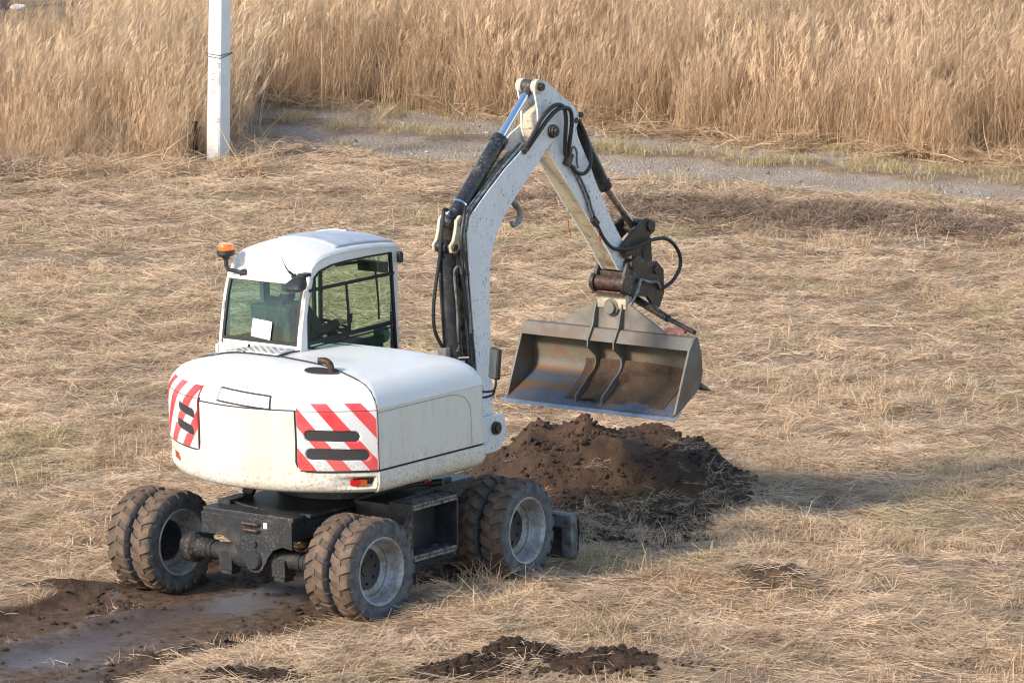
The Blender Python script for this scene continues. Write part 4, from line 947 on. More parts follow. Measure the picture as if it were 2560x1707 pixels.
# hoses beside the lift cylinder
hose('hose', [(XB-.02,1.20,3.13),(XB+.0,1.13,3.14),(XB+.02,1.085,3.05),(XB+.02,1.06,2.90),(XB+.0,1.05,2.72),(XB-.02,1.02,2.52),(XB-.04,1.00,2.30),(XB-.05,1.02,2.10),(XB-.03,1.10,1.93)], .016, M['plastic_black'], boom)
hose('hose', [(XB+.10,1.31,3.15),(XB+.13,1.25,3.10),(XB+.15,1.19,2.98),(XB+.155,1.165,2.86),(XB+.155,1.20,2.76),(XB+.15,1.235,2.66),(XB+.14,1.25,2.56)], .016, M['plastic_black'], boom)
hose('pipe', [(XB+.06,1.19,1.95),(XB+.085,1.17,2.05),(XB+.095,1.155,2.30),(XB+.10,1.125,2.57),(XB+.105,1.135,2.635),(XB+.105,1.19,2.645),(XB+.11,1.215,2.58)], .012, M['pipe_grey'], lift_cyl)
hose('hose', [(XB+.11,1.215,2.58),(XB+.12,1.23,2.40),(XB+.12,1.26,2.20),(XB+.12,1.30,2.05),(XB+.12,1.31,1.85),(XB+.12,1.30,1.70)], .014, M['plastic_black'], lift_cyl)
hose('hose', [(XB+.12,1.255,2.56),(XB+.13,1.27,2.30),(XB+.13,1.29,2.05)], .014, M['pipe_grey'], boom)
b = MB(); b.box((XB-.01,1.10,1.87),(.09,.09,.14)); b.cyl((XB+.06,1.17,1.90),(XB+.06,1.19,1.96),.022,10); b.tube([(XB+.02,1.15,1.84),(XB+.16,1.22,1.85)],.010,8); b.tube([(XB+.02,1.15,1.81),(XB+.13,1.2,1.815)],.008,8); b.build('valve_block', M['hinge_grey'], lift_cyl, bevel=.005)
# ------------------------------------------------------------------ linkage, coupler, bucket
b = MB()
for s in (-1,1): b.prism(inset_poly([(3.40,2.50),(3.47,2.40),(3.57,2.42),(3.80,2.54),(3.92,2.60),(3.90,2.70),(3.80,2.73),(3.62,2.65),(3.47,2.56)],0), XB+s*.135-.018, XB+s*.135+.018)
b.cyl((XB-.16,3.50,2.475),(XB+.17,3.50,2.475),.045,18); b.cyl((XB-.16,3.845,2.655),(XB+.175,3.845,2.655),.055,18)
link = b.build('bucket_link', M['greasy_steel'], EX, bevel=.01)
b = MB(); b.prism([(3.79,2.67),(3.90,2.68),(3.97,2.50),(3.98,2.28),(3.93,2.19),(3.85,2.20),(3.83,2.30),(3.85,2.48)], XB-.07, XB+.07); b.build('push_link', M['greasy_steel'], link, bevel=.015)
CP = [(3.42,2.27),(3.47,2.36),(3.62,2.42),(3.76,2.33),(3.90,2.33),(4.00,2.24),(4.00,2.02),(3.93,1.90),(3.86,1.90),(3.74,2.03),(3.50,2.06),(3.42,2.10)]
b = MB()
for s in (-1,1): b.prism(CP, XB+s*.16-.018, XB+s*.16+.018)
b.prism([(3.46,2.28),(3.58,2.30),(3.95,2.24),(3.95,2.08),(3.72,2.05),(3.46,2.10)], XB-.14, XB+.14)
coup = b.build('quick_coupler', M['greasy_steel'], EX, bevel=.008)
for y,z,r in ((3.545,2.345,.05),(3.885,2.25,.042)): MB().cyl((XB-.185,y,z),(XB+.20,y,z),r,18).build('coupler_pin', M['rust_pin'], coup, bevel=.006)
b = MB(); b.cyl((XB-.155,3.45,2.175),(XB+.155,3.45,2.175),.066,24); b.build('tilt_cylinder', M['rust_pin'], coup)
for s in (-1,1): MB().cyl((XB+s*.175-.022,3.45,2.175),(XB+s*.175+.022,3.45,2.175),.088,24).build('flange', M['greasy_steel'], coup, bevel=.008)
b = MB(); b.cyl((XB-.13,3.42,2.095),(XB+.13,3.42,2.095),.012,8); b.box((XB,3.45,2.085),(.36,.13,.018)); b.build('tilt_plate', M['rust_pin'], coup)
b = MB(); b.box((XB,3.49,2.01),(.33,.10,.14)); bucket_neck = b.build('tilt_neck', M['cream_steel'], coup, bevel=.012)
HW = .955
PROF = [(3.315,1.655),(3.395,1.765),(3.44,1.760),(3.485,1.60),(3.495,1.44),(3.465,1.345),(3.405,1.285),(3.08,1.095)]   # shell, top bar to lip
def shell_th(P, t):
    n = len(P); out = []
    for i in range(n):
        a = Vector(P[max(i-1,0)]); c = Vector(P[min(i+1,n-1)]); e = (c-a).normalized(); out.append((P[i][0]+e.y*-t, P[i][1]+e.x*t))
    return out
inn = shell_th(PROF[2:], -.014)
full = PROF[2:]+inn[::-1]
b = MB(); b.prism(full, XB-HW, XB+HW)
bucket = b.build('bucket', M['bucket_shell'], EX, sharp=30)
b = MB(); b.prism([(3.315,1.655),(3.385,1.765),(3.445,1.768),(3.447,1.748),(3.40,1.742),(3.345,1.655)], XB-HW, XB+HW); b.build('top_bar', M['bucket_steel'], bucket, bevel=.006)
SIDE = [(3.318,1.66),(3.40,1.770),(3.447,1.765),(3.497,1.60),(3.507,1.44),(3.475,1.338),(3.41,1.275),(3.10,1.095),(3.085,1.12)]
for s in (-1,1): MB().prism(SIDE, XB+s*HW-.012, XB+s*HW+.012).build('side_plate', M['bucket_steel'], bucket, bevel=.003)
b = MB(); b.prism([(3.15,1.142),(3.04,1.070),(3.05,1.064),(3.17,1.135)], XB-HW-.03, XB+HW+.03); b.build('cutting_edge', M['edge_steel'], bucket, bevel=.002)
b = MB(); b.prism([(3.48,1.345),(3.60,1.27),(3.61,1.25),(3.47,1.31)], XB+HW-.35, XB+HW+.02); b.build('wear_plate', M['bucket_steel'], bucket)
for dx in (-.17,.125):
    rib_in = [(3.435,1.99),(3.40,1.90),(3.375,1.80),(3.295,1.665),(3.29,1.60),(3.355,1.55),(3.40,1.51),(3.405,1.44),(3.37,1.385),(3.31,1.345),(3.10,1.190)]
    rib_out = [(3.475,2.0),(3.462,1.90),(3.445,1.79),(3.345,1.65),(3.40,1.66),(3.46,1.62),(3.482,1.56),(3.49,1.44),(3.46,1.35),(3.40,1.290),(3.10,1.115)]
    MB().prism(rib_in+rib_out[::-1], XB+dx-.008, XB+dx+.008).build('rib', M['bucket_steel'], bucket, bevel=.002)
b = MB(); hp = [(-.64,1.765),(.62,1.765),(.10,2.035),(.06,2.055),(-.04,2.055),(-.12,2.035)]
yy = lambda z: 3.43+(z-1.765)*.14
n = len(hp); b.add([(XB+x,yy(z),z) for x,z in hp]+[(XB+x,yy(z)+.03,z) for x,z in hp], [tuple(range(n)), tuple(range(2*n-1,n-1,-1))]+[((i+1)%n,i,n+i,n+(i+1)%n) for i in range(n)])
hang = b.build('hanger_plate', M['hanger_steel'], bucket, bevel=.005)
b = MB(); b.cyl((XB,3.40,1.955),(XB,3.58,1.94),.058,24); b.cyl((XB,3.43,1.955),(XB,3.47,1.955),.082,24); b.build('tilt_pin', M['hanger_steel'], bucket, bevel=.006)
b = MB(); b.prism([(-.10,2.03),(.10,2.03),(.5,1.765),(-.5,1.765)], 0, 0, 'y') if False else b.box((XB,3.54,1.93),(.24,.10,.22)); b.build('hanger_block', M['greasy_steel'], bucket, bevel=.01)
b = MB(); b.box((XB+.72,3.445,1.80),(.22,.05,.035)); b.build('red_bracket', M['faded_red'], bucket, bevel=.005)
b = MB(); b.tube([(XB+.92,3.46,1.80),(XB+.55,3.56,1.88),(XB+.30,3.66,1.96)],.022,10); b.tube([(XB+.55,3.56,1.88),(XB+.05,3.72,2.0)],.035,12); b.build('tilt_ram', M['greasy_steel'], bucket)
b = MB(); b.tube(smooth_path([(XB+.20,3.62,2.20),(XB+.215,3.56,2.12),(XB+.20,3.50,2.02),(XB+.17,3.47,1.96)],6),.015,8); b.tube(smooth_path([(XB+.19,3.93,2.07),(XB+.21,3.85,2.14),(XB+.20,3.74,2.16),(XB+.20,3.62,2.20)],6),.015,8); b.build('hose', M['pipe_grey'], coup)
# soil lying in the bucket: top-level, it is carried
def soil_load():
    b = MB(); X = np.linspace(-.33,.80,60); T = np.linspace(0,1,34); P = []
    base = [(3.462,1.47),(3.455,1.42),(3.43,1.365),(3.375,1.315),(3.27,1.25),(3.12,1.160)]
    bt = np.linspace(0,1,len(base)); by_ = np.array([p[0] for p in base]); bz_ = np.array([p[1] for p in base])
    for x in X:
        row = []
        env = math.exp(-((x-.22)/.47)**4)
        for t in T:
            y = np.interp(t,bt,by_); z = np.interp(t,bt,bz_)
            reach = .50+.50*math.exp(-((x+.03)/.26)**2)+.9*float(fbm(x*4.3+1,t*3,4))
            top = .25*sm(.15,.6,x)
            h = .040*env*sm(reach,reach-.20,t)*sm(-.12,.16,t+.05-top*0)+.035*float(fbm(x*5,t*5+3))*env
            h = h*(.55+.45*sm(0,.5,t))-.016*(1-env*sm(reach,reach-.1,t))
            row.append((XB+x, y-h*.75, z+h*.75))
        P.append(row)
    b.grid(P, flip=True); return b
sl_ = soil_load().build('soil_load', M['soil_dry'], None, sharp=60); sl_.matrix_world = MW
sl_.modifiers.new('solid','SOLIDIFY').thickness = .03
tag(sl_, 'loose brown soil lying in the grading bucket', 'soil')
# ------------------------------------------------------------------ operator
def person():
    me = bpy.data.meshes.new('person'); J = {}
    V = [('pel',(-.66,.16,1.93),.15),('waist',(-.66,.12,2.08),.145),('chest',(-.65,.10,2.27),.165),('neckb',(-.64,.11,2.43),.085),('neck',(-.635,.125,2.51),.058),('head',(-.63,.145,2.585),.088),('crown',(-.63,.145,2.68),.090),('top',(-.63,.14,2.73),.055),
         ('shl',(-.83,.10,2.385),.075),('ell',(-.93,.22,2.16),.055),('hal',(-.94,.44,2.19),.040),('shr',(-.46,.10,2.385),.075),('elr',(-.38,.24,2.15),.055),('har',(-.37,.50,2.20),.040),
         ('hil',(-.77,.20,1.90),.095),('knl',(-.79,.58,1.91),.075),('anl',(-.79,.72,1.52),.05),('tol',(-.80,.86,1.46),.045),('hir',(-.55,.20,1.90),.095),('knr',(-.53,.58,1.91),.075),('anr',(-.53,.72,1.52),.05),('tor',(-.52,.86,1.46),.045)]
    ix = {k:i for i,(k,_,_) in enumerate(V)}
    E = [('pel','waist'),('waist','chest'),('chest','neckb'),('neckb','neck'),('neck','head'),('head','crown'),('crown','top'),('chest','shl'),('shl','ell'),('ell','hal'),('chest','shr'),('shr','elr'),('elr','har'),('pel','hil'),('hil','knl'),('knl','anl'),('anl','tol'),('pel','hir'),('hir','knr'),('knr','anr'),('anr','tor')]
    # fingers
    for h, sx_ in (('hal',-1),('har',1)):
        c = Vector(V[ix[h]][1])
        for k in range(5):
            off = (-.034+.017*k) if k < 4 else sx_*-.045
            ln = (.055,.065,.062,.05,.04)[k]; k1, k2 = h+f'a{k}', h+f'b{k}'
            p1 = c+Vector((off,.035 if k < 4 else .01,.01)); p2 = p1+Vector((0,ln*.6,-ln*.6)) if k < 4 else p1+Vector((sx_*-.01,.03,-.02))
            ix[k1] = len(V); V.append((k1,tuple(p1),.011)); ix[k2] = len(V); V.append((k2,tuple(p2),.009)); E += [(h,k1),(k1,k2)]
    me.from_pydata([v[1] for v in V], [(ix[a],ix[c]) for a,c in E], [])
    o = bpy.data.objects.new('person', me); COL.objects.link(o)
    md = o.modifiers.new('skin','SKIN'); 
    if not me.skin_vertices: 
        bpy.context.view_layer.update()
    for i, v in enumerate(V):
        s = me.skin_vertices[0].data[i]; s.radius = (v[2], v[2]*(.72 if v[0] in ('chest','waist') else 1)); s.use_root = (i == 0)
    sb = o.modifiers.new('sub','SUBSURF'); sb.levels = 2; sb.render_levels = 2
    m = NT('operator'); c = m.coord(); x,y,z = m.sep(c)
    skin = m.math('MAXIMUM', m.math('GREATER_THAN', z, 2.485), m.math('MULTIPLY', m.math('GREATER_THAN', y, .445), m.math('GREATER_THAN', z, 2.10)))
    col = m.mix(skin, m.mix(m.math('LESS_THAN', z, 2.0), (.018,.022,.035), (.02,.02,.024)), (.45,.26,.18)); o.data.materials.append(m.fin(col,.7))
    o.matrix_world = MW; tag(o, 'seated operator in a dark jacket inside the excavator cab', 'person')
    hb = MB(); rings = []
    for i in range(8):
        t = math.pi*.5*i/7; rings.append([(-.63+.100*math.cos(t)*math.cos(a), .135+.105*math.cos(t)*math.sin(a)-.012, 2.655+.115*math.sin(t)-.02*math.sin(a)*(i==0)) for a in frange(0,2*math.pi*23/24,23)])
    hb.loft(rings); hb.build('hair', M['hair'], o)
    fb = MB(); fb.tube([(-.63,.235,2.645),(-.63,.262,2.61),(-.63,.243,2.60)],[.012,.018,.012],8); fb.tube([(-.655,.232,2.565),(-.63,.238,2.562),(-.605,.232,2.565)],.006,6)
    for s in (-1,1): fb.cyl((-.63+s*.032,.222,2.648),(-.63+s*.032,.232,2.648),.010,8); fb.tube([(-.63+s*.09,.145,2.66),(-.63+s*.098,.14,2.63),(-.63+s*.09,.15,2.60)],[.012,.018,.01],8)
    fb.build('face', M['skin'], o)
person()
# ------------------------------------------------------------------ concrete pole, short rusty post, far posts
POLE = (-2.57, 26.9)
pz = float(terrain(*POLE)); PR = Matrix.Rotation(R(52),4,'Z')
def pole():
    b = MB(); rings = []
    for z in frange(-.4, 9.5, 12):
        h = .122-.0045*max(z,0); c = .02
        rings.append([(x,y,z) for x,y in ((h-c,h),(-h+c,h),(-h,h-c),(-h,-h+c),(-h+c,-h),(h-c,-h),(h,-h+c),(h,h-c))])
    b.loft(rings); return b
po = pole().build('utility_pole', M['whitewashed_concrete'], None, sharp=30)
po.matrix_world = Matrix.Translation((*POLE,pz)) @ Matrix.Rotation(R(1.1),4,'Y') @ PR
tag(po, 'tall white concrete utility pole standing at the edge of the lane', 'pole')
b = MB()
for z, tl in ((1.42,.05),(1.46,.02)):
    h = .1255; b.tube([(-h,-h,z),(h,-h,z+tl),(h,h,z+tl*1.4),(-h,h,z+tl*.3),(-h,-h,z)],.006,6)
b.build_split('wire_band', M['pole_wire'], po)
def pole_text(txt, size, u, z, z2=None):
    cu = bpy.data.curves.new('t','FONT'); cu.body = txt; cu.size = size; cu.extrude = .0005; cu.align_x = 'LEFT'
    o = bpy.data.objects.new('t', cu); COL.objects.link(o); dg = bpy.context.evaluated_depsgraph_get(); me = bpy.data.meshes.new_from_object(o.evaluated_get(dg)); bpy.data.objects.remove(o)
    me.materials.clear(); me.materials.append(M['print_grey'])
    t = bpy.data.objects.new('lettering', me); COL.objects.link(t); t.parent = po
    # on the sunlit face (-x in pole space), reading downwards
    t.matrix_local = Matrix(((0,0,-1,-.1228+.0045*(z-.55)),(0,-1,0,u),(-1,0,0,z),(0,0,0,1)))
pole_text('Н 2080', .105, -.055, 1.36); pole_text('32РП20', .105, .035, 1.24); pole_text('36', .10, -.05, .62)
SP_ = (-2.90, 27.2)
b = MB(); b.prism(circle_pts((0,0),.035,0,330,11), -.2, .50, 'z'); b.cyl((0,0,.30),(0,0,.315),.038,12); b.cyl((0,0,.46),(0,0,.49),.038,12)
sp = b.build('short_post', M['rusty_post'], None, sharp=30); sp.location = (*SP_, float(terrain(*SP_)))
tag(sp, 'short rusty brown steel post stub beside the white pole', 'post')
for (x,y,lean,h,lab) in ((-7.2,44.9,0,2.2,'upright dark wooden fence post at the left edge beyond the tall grass'),(-6.45,46.9,-.33,2.2,'leaning dark wooden fence post beyond the tall grass')):
    b = MB(); b.tube([(0,0,-.3),(math.sin(lean)*.5*h,0,.5*h),(math.sin(lean)*h,0,h)],[.11,.105,.10],12)
    o = b.build('wooden_post', M['dark_wood'], None); o.location = (x,y,float(terrain(x,y))); tag(o, lab, 'post')
def litter(x, y, s, lab, mat):
    b = MB(); pts = [(s*(.6+.5*random.random())*math.cos(a), s*(.6+.5*random.random())*.6*math.sin(a)) for a in frange(0,2*math.pi*8/9,8)]
    b.prism(pts, 0, .05, 'z'); o = b.build('scrap_sheet', mat, None, bevel=.015); o.location = (x,y,float(terrain(x,y))+.03); o.rotation_euler = (.25,0,0); tag(o, lab, 'scrap')
litter(-6.95,44.6,.16,'pale scrap lying right of the upright far fence post',M['plate_white']); litter(-6.7,46.6,.15,'pale scrap lying at the foot of the leaning fence post',M['plate_white']); litter(-7.35,45.2,.14,'pale scrap lying left of the upright far fence post',M['plate_white'])
# ------------------------------------------------------------------ vegetation prototypes
PCOL = {}
def proto_col(name): PCOL[name] = bpy.data.collections.new(name); return PCOL[name]
class Blades:
    def __init__(s): s.v = []; s.f = []; s.t = []
    def blade(s, pts, w, tint, side=None):
        """ribbon along pts"""
        P = [Vector(p) for p in pts]; n0 = len(s.v); L = len(P)
        d = (P[-1]-P[0]).normalized(); sd = side or d.cross(Vector((random.uniform(-1,1),random.uniform(-1,1),random.uniform(-1,1))))
        sd = sd.normalized() if sd.length > 1e-4 else Vector((1,0,0))
        for i, p in enumerate(P):
            ww = w*(1 if i < L-1 else .35)/2; s.v += [tuple(p-sd*ww), tuple(p+sd*ww)]; s.t += [tint, tint]
        for i in range(L-1): s.f.append((n0+2*i, n0+2*i+1, n0+2*i+3, n0+2*i+2))
    def done(s, name, mat, col):
        me = bpy.data.meshes.new(name); me.from_pydata(s.v, [], s.f); me.attributes.new('tint','FLOAT','POINT').data.foreach_set('value', s.t); me.materials.append(mat)
        o = bpy.data.objects.new(name, me); col.objects.link(o); return o
rnd = random.Random(11)
def flat_clump(mat, col, n=75, rad=.22, lmin=.08, lmax=.36, wid=.0055, dirs=None):
    b = Blades()
    for i in range(n):
        r = rad*math.sqrt(rnd.random()); a = rnd.uniform(0,6.283); x, y = r*math.cos(a), r*math.sin(a)
        L = rnd.uniform(lmin,lmax)*rnd.uniform(.5,1); th = rnd.gauss(0,.75) if rnd.random() < .65 else rnd.uniform(0,6.283)
        z = .004+.05*rnd.random()**2.2; el = abs(rnd.gauss(0,.16)) if rnd.random() < .85 else rnd.uniform(.3,1.0)
        d = Vector((math.cos(th)*math.cos(el), math.sin(th)*math.cos(el), math.sin(el))); k = Vector((rnd.gauss(0,.12),rnd.gauss(0,.12),-abs(rnd.gauss(0,.10))-.12*el))
        p0 = Vector((x,y,z))-d*L*.3; p0.z = max(.002,p0.z); p1 = p0+d*L*.5; p2 = p1+(d+k*1.6).normalized()*L*.5; p2.z = max(.002,p2.z)
        sd = Vector((-math.sin(th),math.cos(th),rnd.gauss(0,.6)))
        b.blade([p0,p1,p2], wid*rnd.uniform(.6,1.25), min(1,max(0,rnd.gauss(.5,.28))), sd.normalized())
    return b.done('clump', mat, col)
def tuft(mat, col, n=45, rad=.11, hmin=.05, hmax=.16, wid=.005, spread=.35, seg=3):
    b = Blades()
    for i in range(n):
        r = rad*math.sqrt(rnd.random()); a = rnd.uniform(0,6.283); x,y = r*math.cos(a), r*math.sin(a); h = rnd.uniform(hmin,hmax)
        lean = Vector((rnd.gauss(0,spread),rnd.gauss(0,spread),0)); pts = []
        for k in range(seg): t = k/(seg-1); pts.append(Vector((x,y,0))+lean*h*t*t*1.2+Vector((0,0,h*t*(1-.15*t*lean.length))))
        b.blade(pts, wid*rnd.uniform(.6,1.2), min(1,max(0,rnd.gauss(.5,.28))), Vector((math.cos(a*3),math.sin(a*3),0)))
    return b.done('clump', mat, col)
def tall_clump(mat, col, n=44, hmin=.7, hmax=1.65, rad=.42, wind=.10, plume=True):
    b = Blades()
    for i in range(n):
        r = rad*math.sqrt(rnd.random()); a = rnd.uniform(0,6.283); x,y = r*math.cos(a), r*math.sin(a); h = rnd.uniform(hmin,hmax)
        lean = Vector((rnd.gauss(wind,.15),rnd.gauss(-.02,.12),0)); tint = min(1,max(0,rnd.gauss(.45,.27))); pts = []
        for k in range(5): t = k/4; pts.append(Vector((x,y,0))+lean*h*(t**1.7)+Vector((0,0,h*t)))
        sd = Vector((math.cos(a*5),math.sin(a*5)*.5,0)).normalized(); b.blade(pts, .0075*rnd.uniform(.6,1.2), tint, sd)
        if plume and rnd.random() < .6:
            tip = pts[-1]; 
            for q in range(7):
                s0 = tip-Vector((lean.x*.2,lean.y*.2,.22))*(q/7); b.blade([s0, s0+Vector((rnd.gauss(.05,.035),rnd.gauss(0,.03),rnd.uniform(.04,.12)))], .013, min(1,tint+.3), Vector((1,rnd.uniform(-.6,.6),0)).normalized())
        for q in range(rnd.choice((2,3,3))):
            t = rnd.uniform(.08,.75); s0 = Vector((x,y,0))+lean*h*t**1.7+Vector((0,0,h*t)); aa = rnd.uniform(0,6.283); L = rnd.uniform(.15,.42)
            m1 = s0+Vector((math.cos(aa)*L*.35,math.sin(aa)*L*.35,L*.55)); m2 = m1+Vector((math.cos(aa)*L*.5,math.sin(aa)*L*.5,-L*rnd.uniform(-.1,.55)))
            b.blade([s0,m1,m2], .008*rnd.uniform(.5,1.2), min(1,max(0,rnd.gauss(.4,.25))), Vector((-math.sin(aa),math.cos(aa),.3)).normalized())
    return b.done('clump', mat, col)
c = proto_col('p_straw');  [flat_clump(M['straw'], c, 230, .36, .12, .48, .0075) for _ in range(8)]; [flat_clump(M['straw'], c, 200, .36, .2, .75, .009) for _ in range(4)]
c = proto_col('p_wisp');  [flat_clump(M['straw'], c, 26, .2, .08, .38, .007) for _ in range(6)]
c = proto_col('p_stub');   [tuft(M['stubble'], c, 46, .20, .03, .11, .0065, .45) for _ in range(4)]; [tuft(M['stubble'], c, 24, .16, .08, .24, .006, .75) for _ in range(2)]
c = proto_col('p_green');  [tuft(M['green_blades'], c, 34, .12, .05, .18, .006, .6) for _ in range(3)]
c = proto_col('p_road');   [tuft(M['road_grass'], c, 60, .20, .04, .16, .008, .5) for _ in range(3)]
c = proto_col('p_tall');   [tall_clump(M['tall_grass'], c) for _ in range(7)]; [tall_clump(M['tall_grass'], c, 50, .5, 1.1, .36, .25, False) for _ in range(3)]
c = proto_col('p_dead');   [flat_clump(M['litter_and_shade'], c, 170, .34, .08, .3, .008) for _ in range(3)]
def scatter(name, colname, P, rot, scl, label):
    n = len(P); me = bpy.data.meshes.new(name); me.vertices.add(n); me.vertices.foreach_set('co', np.asarray(P, np.float32).ravel())
    k = len(PCOL[colname].objects)
    me.attributes.new('rot','FLOAT_VECTOR','POINT').data.foreach_set('vector', np.asarray(rot, np.float32).ravel())
    me.attributes.new('scl','FLOAT','POINT').data.foreach_set('value', np.asarray(scl, np.float32))
    me.attributes.new('pick','INT','POINT').data.foreach_set('value', rng.integers(0,k,n).astype(np.int32))
    o = bpy.data.objects.new(name, me); COL.objects.link(o); tag(o, label, None, None, 'stuff')
    ng = bpy.data.node_groups.new(name, 'GeometryNodeTree'); ng.interface.new_socket('Geometry', in_out='INPUT', socket_type='NodeSocketGeometry'); ng.interface.new_socket('Geometry', in_out='OUTPUT', socket_type='NodeSocketGeometry')
    gi = ng.nodes.new('NodeGroupInput'); go = ng.nodes.new('NodeGroupOutput'); ip = ng.nodes.new('GeometryNodeInstanceOnPoints'); ci = ng.nodes.new('GeometryNodeCollectionInfo')
    ci.inputs[0].default_value = PCOL[colname]; ci.inputs[1].default_value = True; ci.inputs[2].default_value = True
    def na(nm, typ): a = ng.nodes.new('GeometryNodeInputNamedAttribute'); a.data_type = typ; a.inputs[0].default_value = nm; return a.outputs[0]
    er = ng.nodes.new('FunctionNodeEulerToRotation'); L = ng.links.new
    L(gi.outputs[0], ip.inputs['Points']); L(ci.outputs[0], ip.inputs['Instance']); ip.inputs['Pick Instance'].default_value = True
    L(na('pick','INT'), ip.inputs['Instance Index']); L(na('rot','FLOAT_VECTOR'), er.inputs[0]); L(er.outputs[0], ip.inputs['Rotation']); L(na('scl','FLOAT'), ip.inputs['Scale']); L(ip.outputs[0], go.inputs[0])
    o.modifiers.new('scatter','NODES').node_group = ng; return o
CX_, CY_ = 1.446, -44.0
def in_view(x, y, m=1.6): return np.abs(x-CX_) < (y-CY_)*.0985+m
def sample(n, y0, y1, m=1.6):
    y = rng.uniform(y0, y1, n*2); hw = (y-CY_)*.0985+m; x = CX_+rng.uniform(-1,1,n*2)*hw
    k = rng.random(n*2) < hw/hw.max(); return x[k][:n], y[k][:n]
WH = [to_world(CHX+s*1.12, l) for s in (-1,1) for l in (-AXLE,AXLE)]
def density(x, y):
    """how much mown straw lies at x, y (0..1)"""
    h, mud, wet, gr, so_, lit = terrain(x, y, True); lx, ly = to_local(x, y)
    d = (1-sstep(.25,.6,mud))*(1-sstep(.2,.5,gr))*(1-.95*sstep(.2,.55,so_))*(1-.6*sstep(.3,.8,lit))
    d = d*(1-sstep(.015,.05,pile_h(x,y)))
    for wx, wy in WH: 
        l1, l2 = to_local(x-wx, y-wy); d = d*(1-(np.abs(l1) < .30)*(np.abs(l2) < .26))
    ins, st = road_masks(x, y); d = d*(1-sstep(.3,.6,ins))
    return d*(y < pl(NEAR,x)+.4), h
def leftgrass(x, y):
    """the stand of tall dry grass left of the pole, in front of the lane"""
    n = 1.4*fbm(x*.8, y*.8, 3)
    return sstep(-.1,.7, y-(25.6+.3*(x+4.2))+n)*(1-sstep(-2.95,-2.45, x+.25*n))
def cov(x, y, t=.0): return .5+.9*fbm(x*.8+20, y*.8, 4)+t
# lookup tables so that half a million blades are cheap
GX0, GY0, GS = -8.2, -6.5, .06; _x = np.arange(GX0, 11.6, GS); _y = np.arange(GY0, 30.5, GS); _X, _Y = np.meshgrid(_x, _y, indexing='ij'); _d, _h = density(_X, _Y)
TAB = dict(d=_d, h=_h, c1=fbm(_X*.9+20, _Y*1.3, 4), c2=fbm(_X*3.2+5, _Y*4.2, 3), lg=leftgrass(_X,_Y))
def look(k, x, y):
    A = TAB[k]; fx = np.clip((x-GX0)/GS,0,A.shape[0]-1.001); fy = np.clip((y-GY0)/GS,0,A.shape[1]-1.001); i = fx.astype(int); j = fy.astype(int); fx = fx-i; fy = fy-j
    return (A[i,j]*(1-fx)+A[i+1,j]*fx)*(1-fy)+(A[i,j+1]*(1-fx)+A[i+1,j+1]*fx)*fy
# mown straw: every blade its own ribbon, laid on the terrain, one mass
def straw_mass(zones):
    V = []; T = []; 
    for (n, y0, y1, wid) in zones:
        x, y = sample(n, y0, y1, 2.4); d, h = look('d',x,y), look('h',x,y)
        c1, c2 = look('c1',x,y), look('c2',x,y)
        keep = rng.random(len(x)) < d*np.clip(.58+1.9*c1+1.7*c2,.06,1)*(1-.85*look('lg',x,y)); x, y, h, c1, c2 = x[keep], y[keep], h[keep], c1[keep], c2[keep]; n = len(x)
        cell = _perm[np.floor(x*3.7).astype(int) % 256, np.floor(y*3.1).astype(int) % 256]; cell2 = _perm[np.floor(x*9.1+40).astype(int) % 256, np.floor(y*7.3).astype(int) % 256]
        az = 2.2*fbm(x*.35, y*.35, 2)+1.5*(cell-.5)+.9*(cell2-.5)+rng.normal(0,.35,n); wild = rng.random(n) < .28; az[wild] = rng.uniform(0,np.pi,wild.sum())
        L = np.clip(rng.lognormal(-1.92,.52,n),.05,.62)*np.where(rng.random(n) < .02, 1.7, 1)
        el = rng.normal(0,.19,n)+np.where(rng.random(n) < .07, rng.uniform(.2,.9,n), 0)+.25*(cell2-.5)*(cell > .6)
        pile = np.clip(.035+.17*c1+.20*c2,.008,.20); z = h+pile*rng.random(n)**.8
        dx, dy, dz = np.cos(az)*np.cos(el), np.sin(az)*np.cos(el), np.sin(el)
        w = wid*rng.uniform(.55,1.25,n)/2; roll = rng.normal(0,.7,n)
        sx_, sy_, sz_ = -np.sin(az)*np.cos(roll), np.cos(az)*np.cos(roll), np.sin(roll)
        A = np.stack([x-dx*L/2, y-dy*L/2, z-dz*L/2],1); B = np.stack([x+dx*L/2, y+dy*L/2, z+dz*L/2],1); A[:,2] = np.maximum(A[:,2], h+.001); B[:,2] = np.maximum(B[:,2], h+.001)
        S_ = np.stack([sx_*w, sy_*w, sz_*w],1)
        V.append(np.stack([A-S_, A+S_, B+S_*.6, B-S_*.6],1).reshape(-1,3)); t = np.clip(rng.normal(.60,.25,n)+.55*(cell2-.5)+.5*c2,0,1); T.append(np.repeat(t,4))
    V = np.concatenate(V).astype(np.float32); T = np.concatenate(T).astype(np.float32); n = len(V)//4
    me = bpy.data.meshes.new('mown_straw'); me.vertices.add(4*n); me.vertices.foreach_set('co', V.ravel()); me.loops.add(4*n); me.loops.foreach_set('vertex_index', np.arange(4*n,dtype=np.int32))
    me.polygons.add(n); me.polygons.foreach_set('loop_start', np.arange(0,4*n,4,dtype=np.int32)); me.polygons.foreach_set('loop_total', np.full(n,4,np.int32)); me.update(calc_edges=True)
    me.attributes.new('tint','FLOAT','POINT').data.foreach_set('value', T); me.materials.append(M['straw'])
    o = bpy.data.objects.new('mown_straw', me); COL.objects.link(o); tag(o, 'flattened dry mown straw covering the field', kind='stuff'); print('STRAW', n)
straw_mass(((660000,-5.5,7,.0058),(470000,7,18,.0066),(285000,18,29,.0077)))
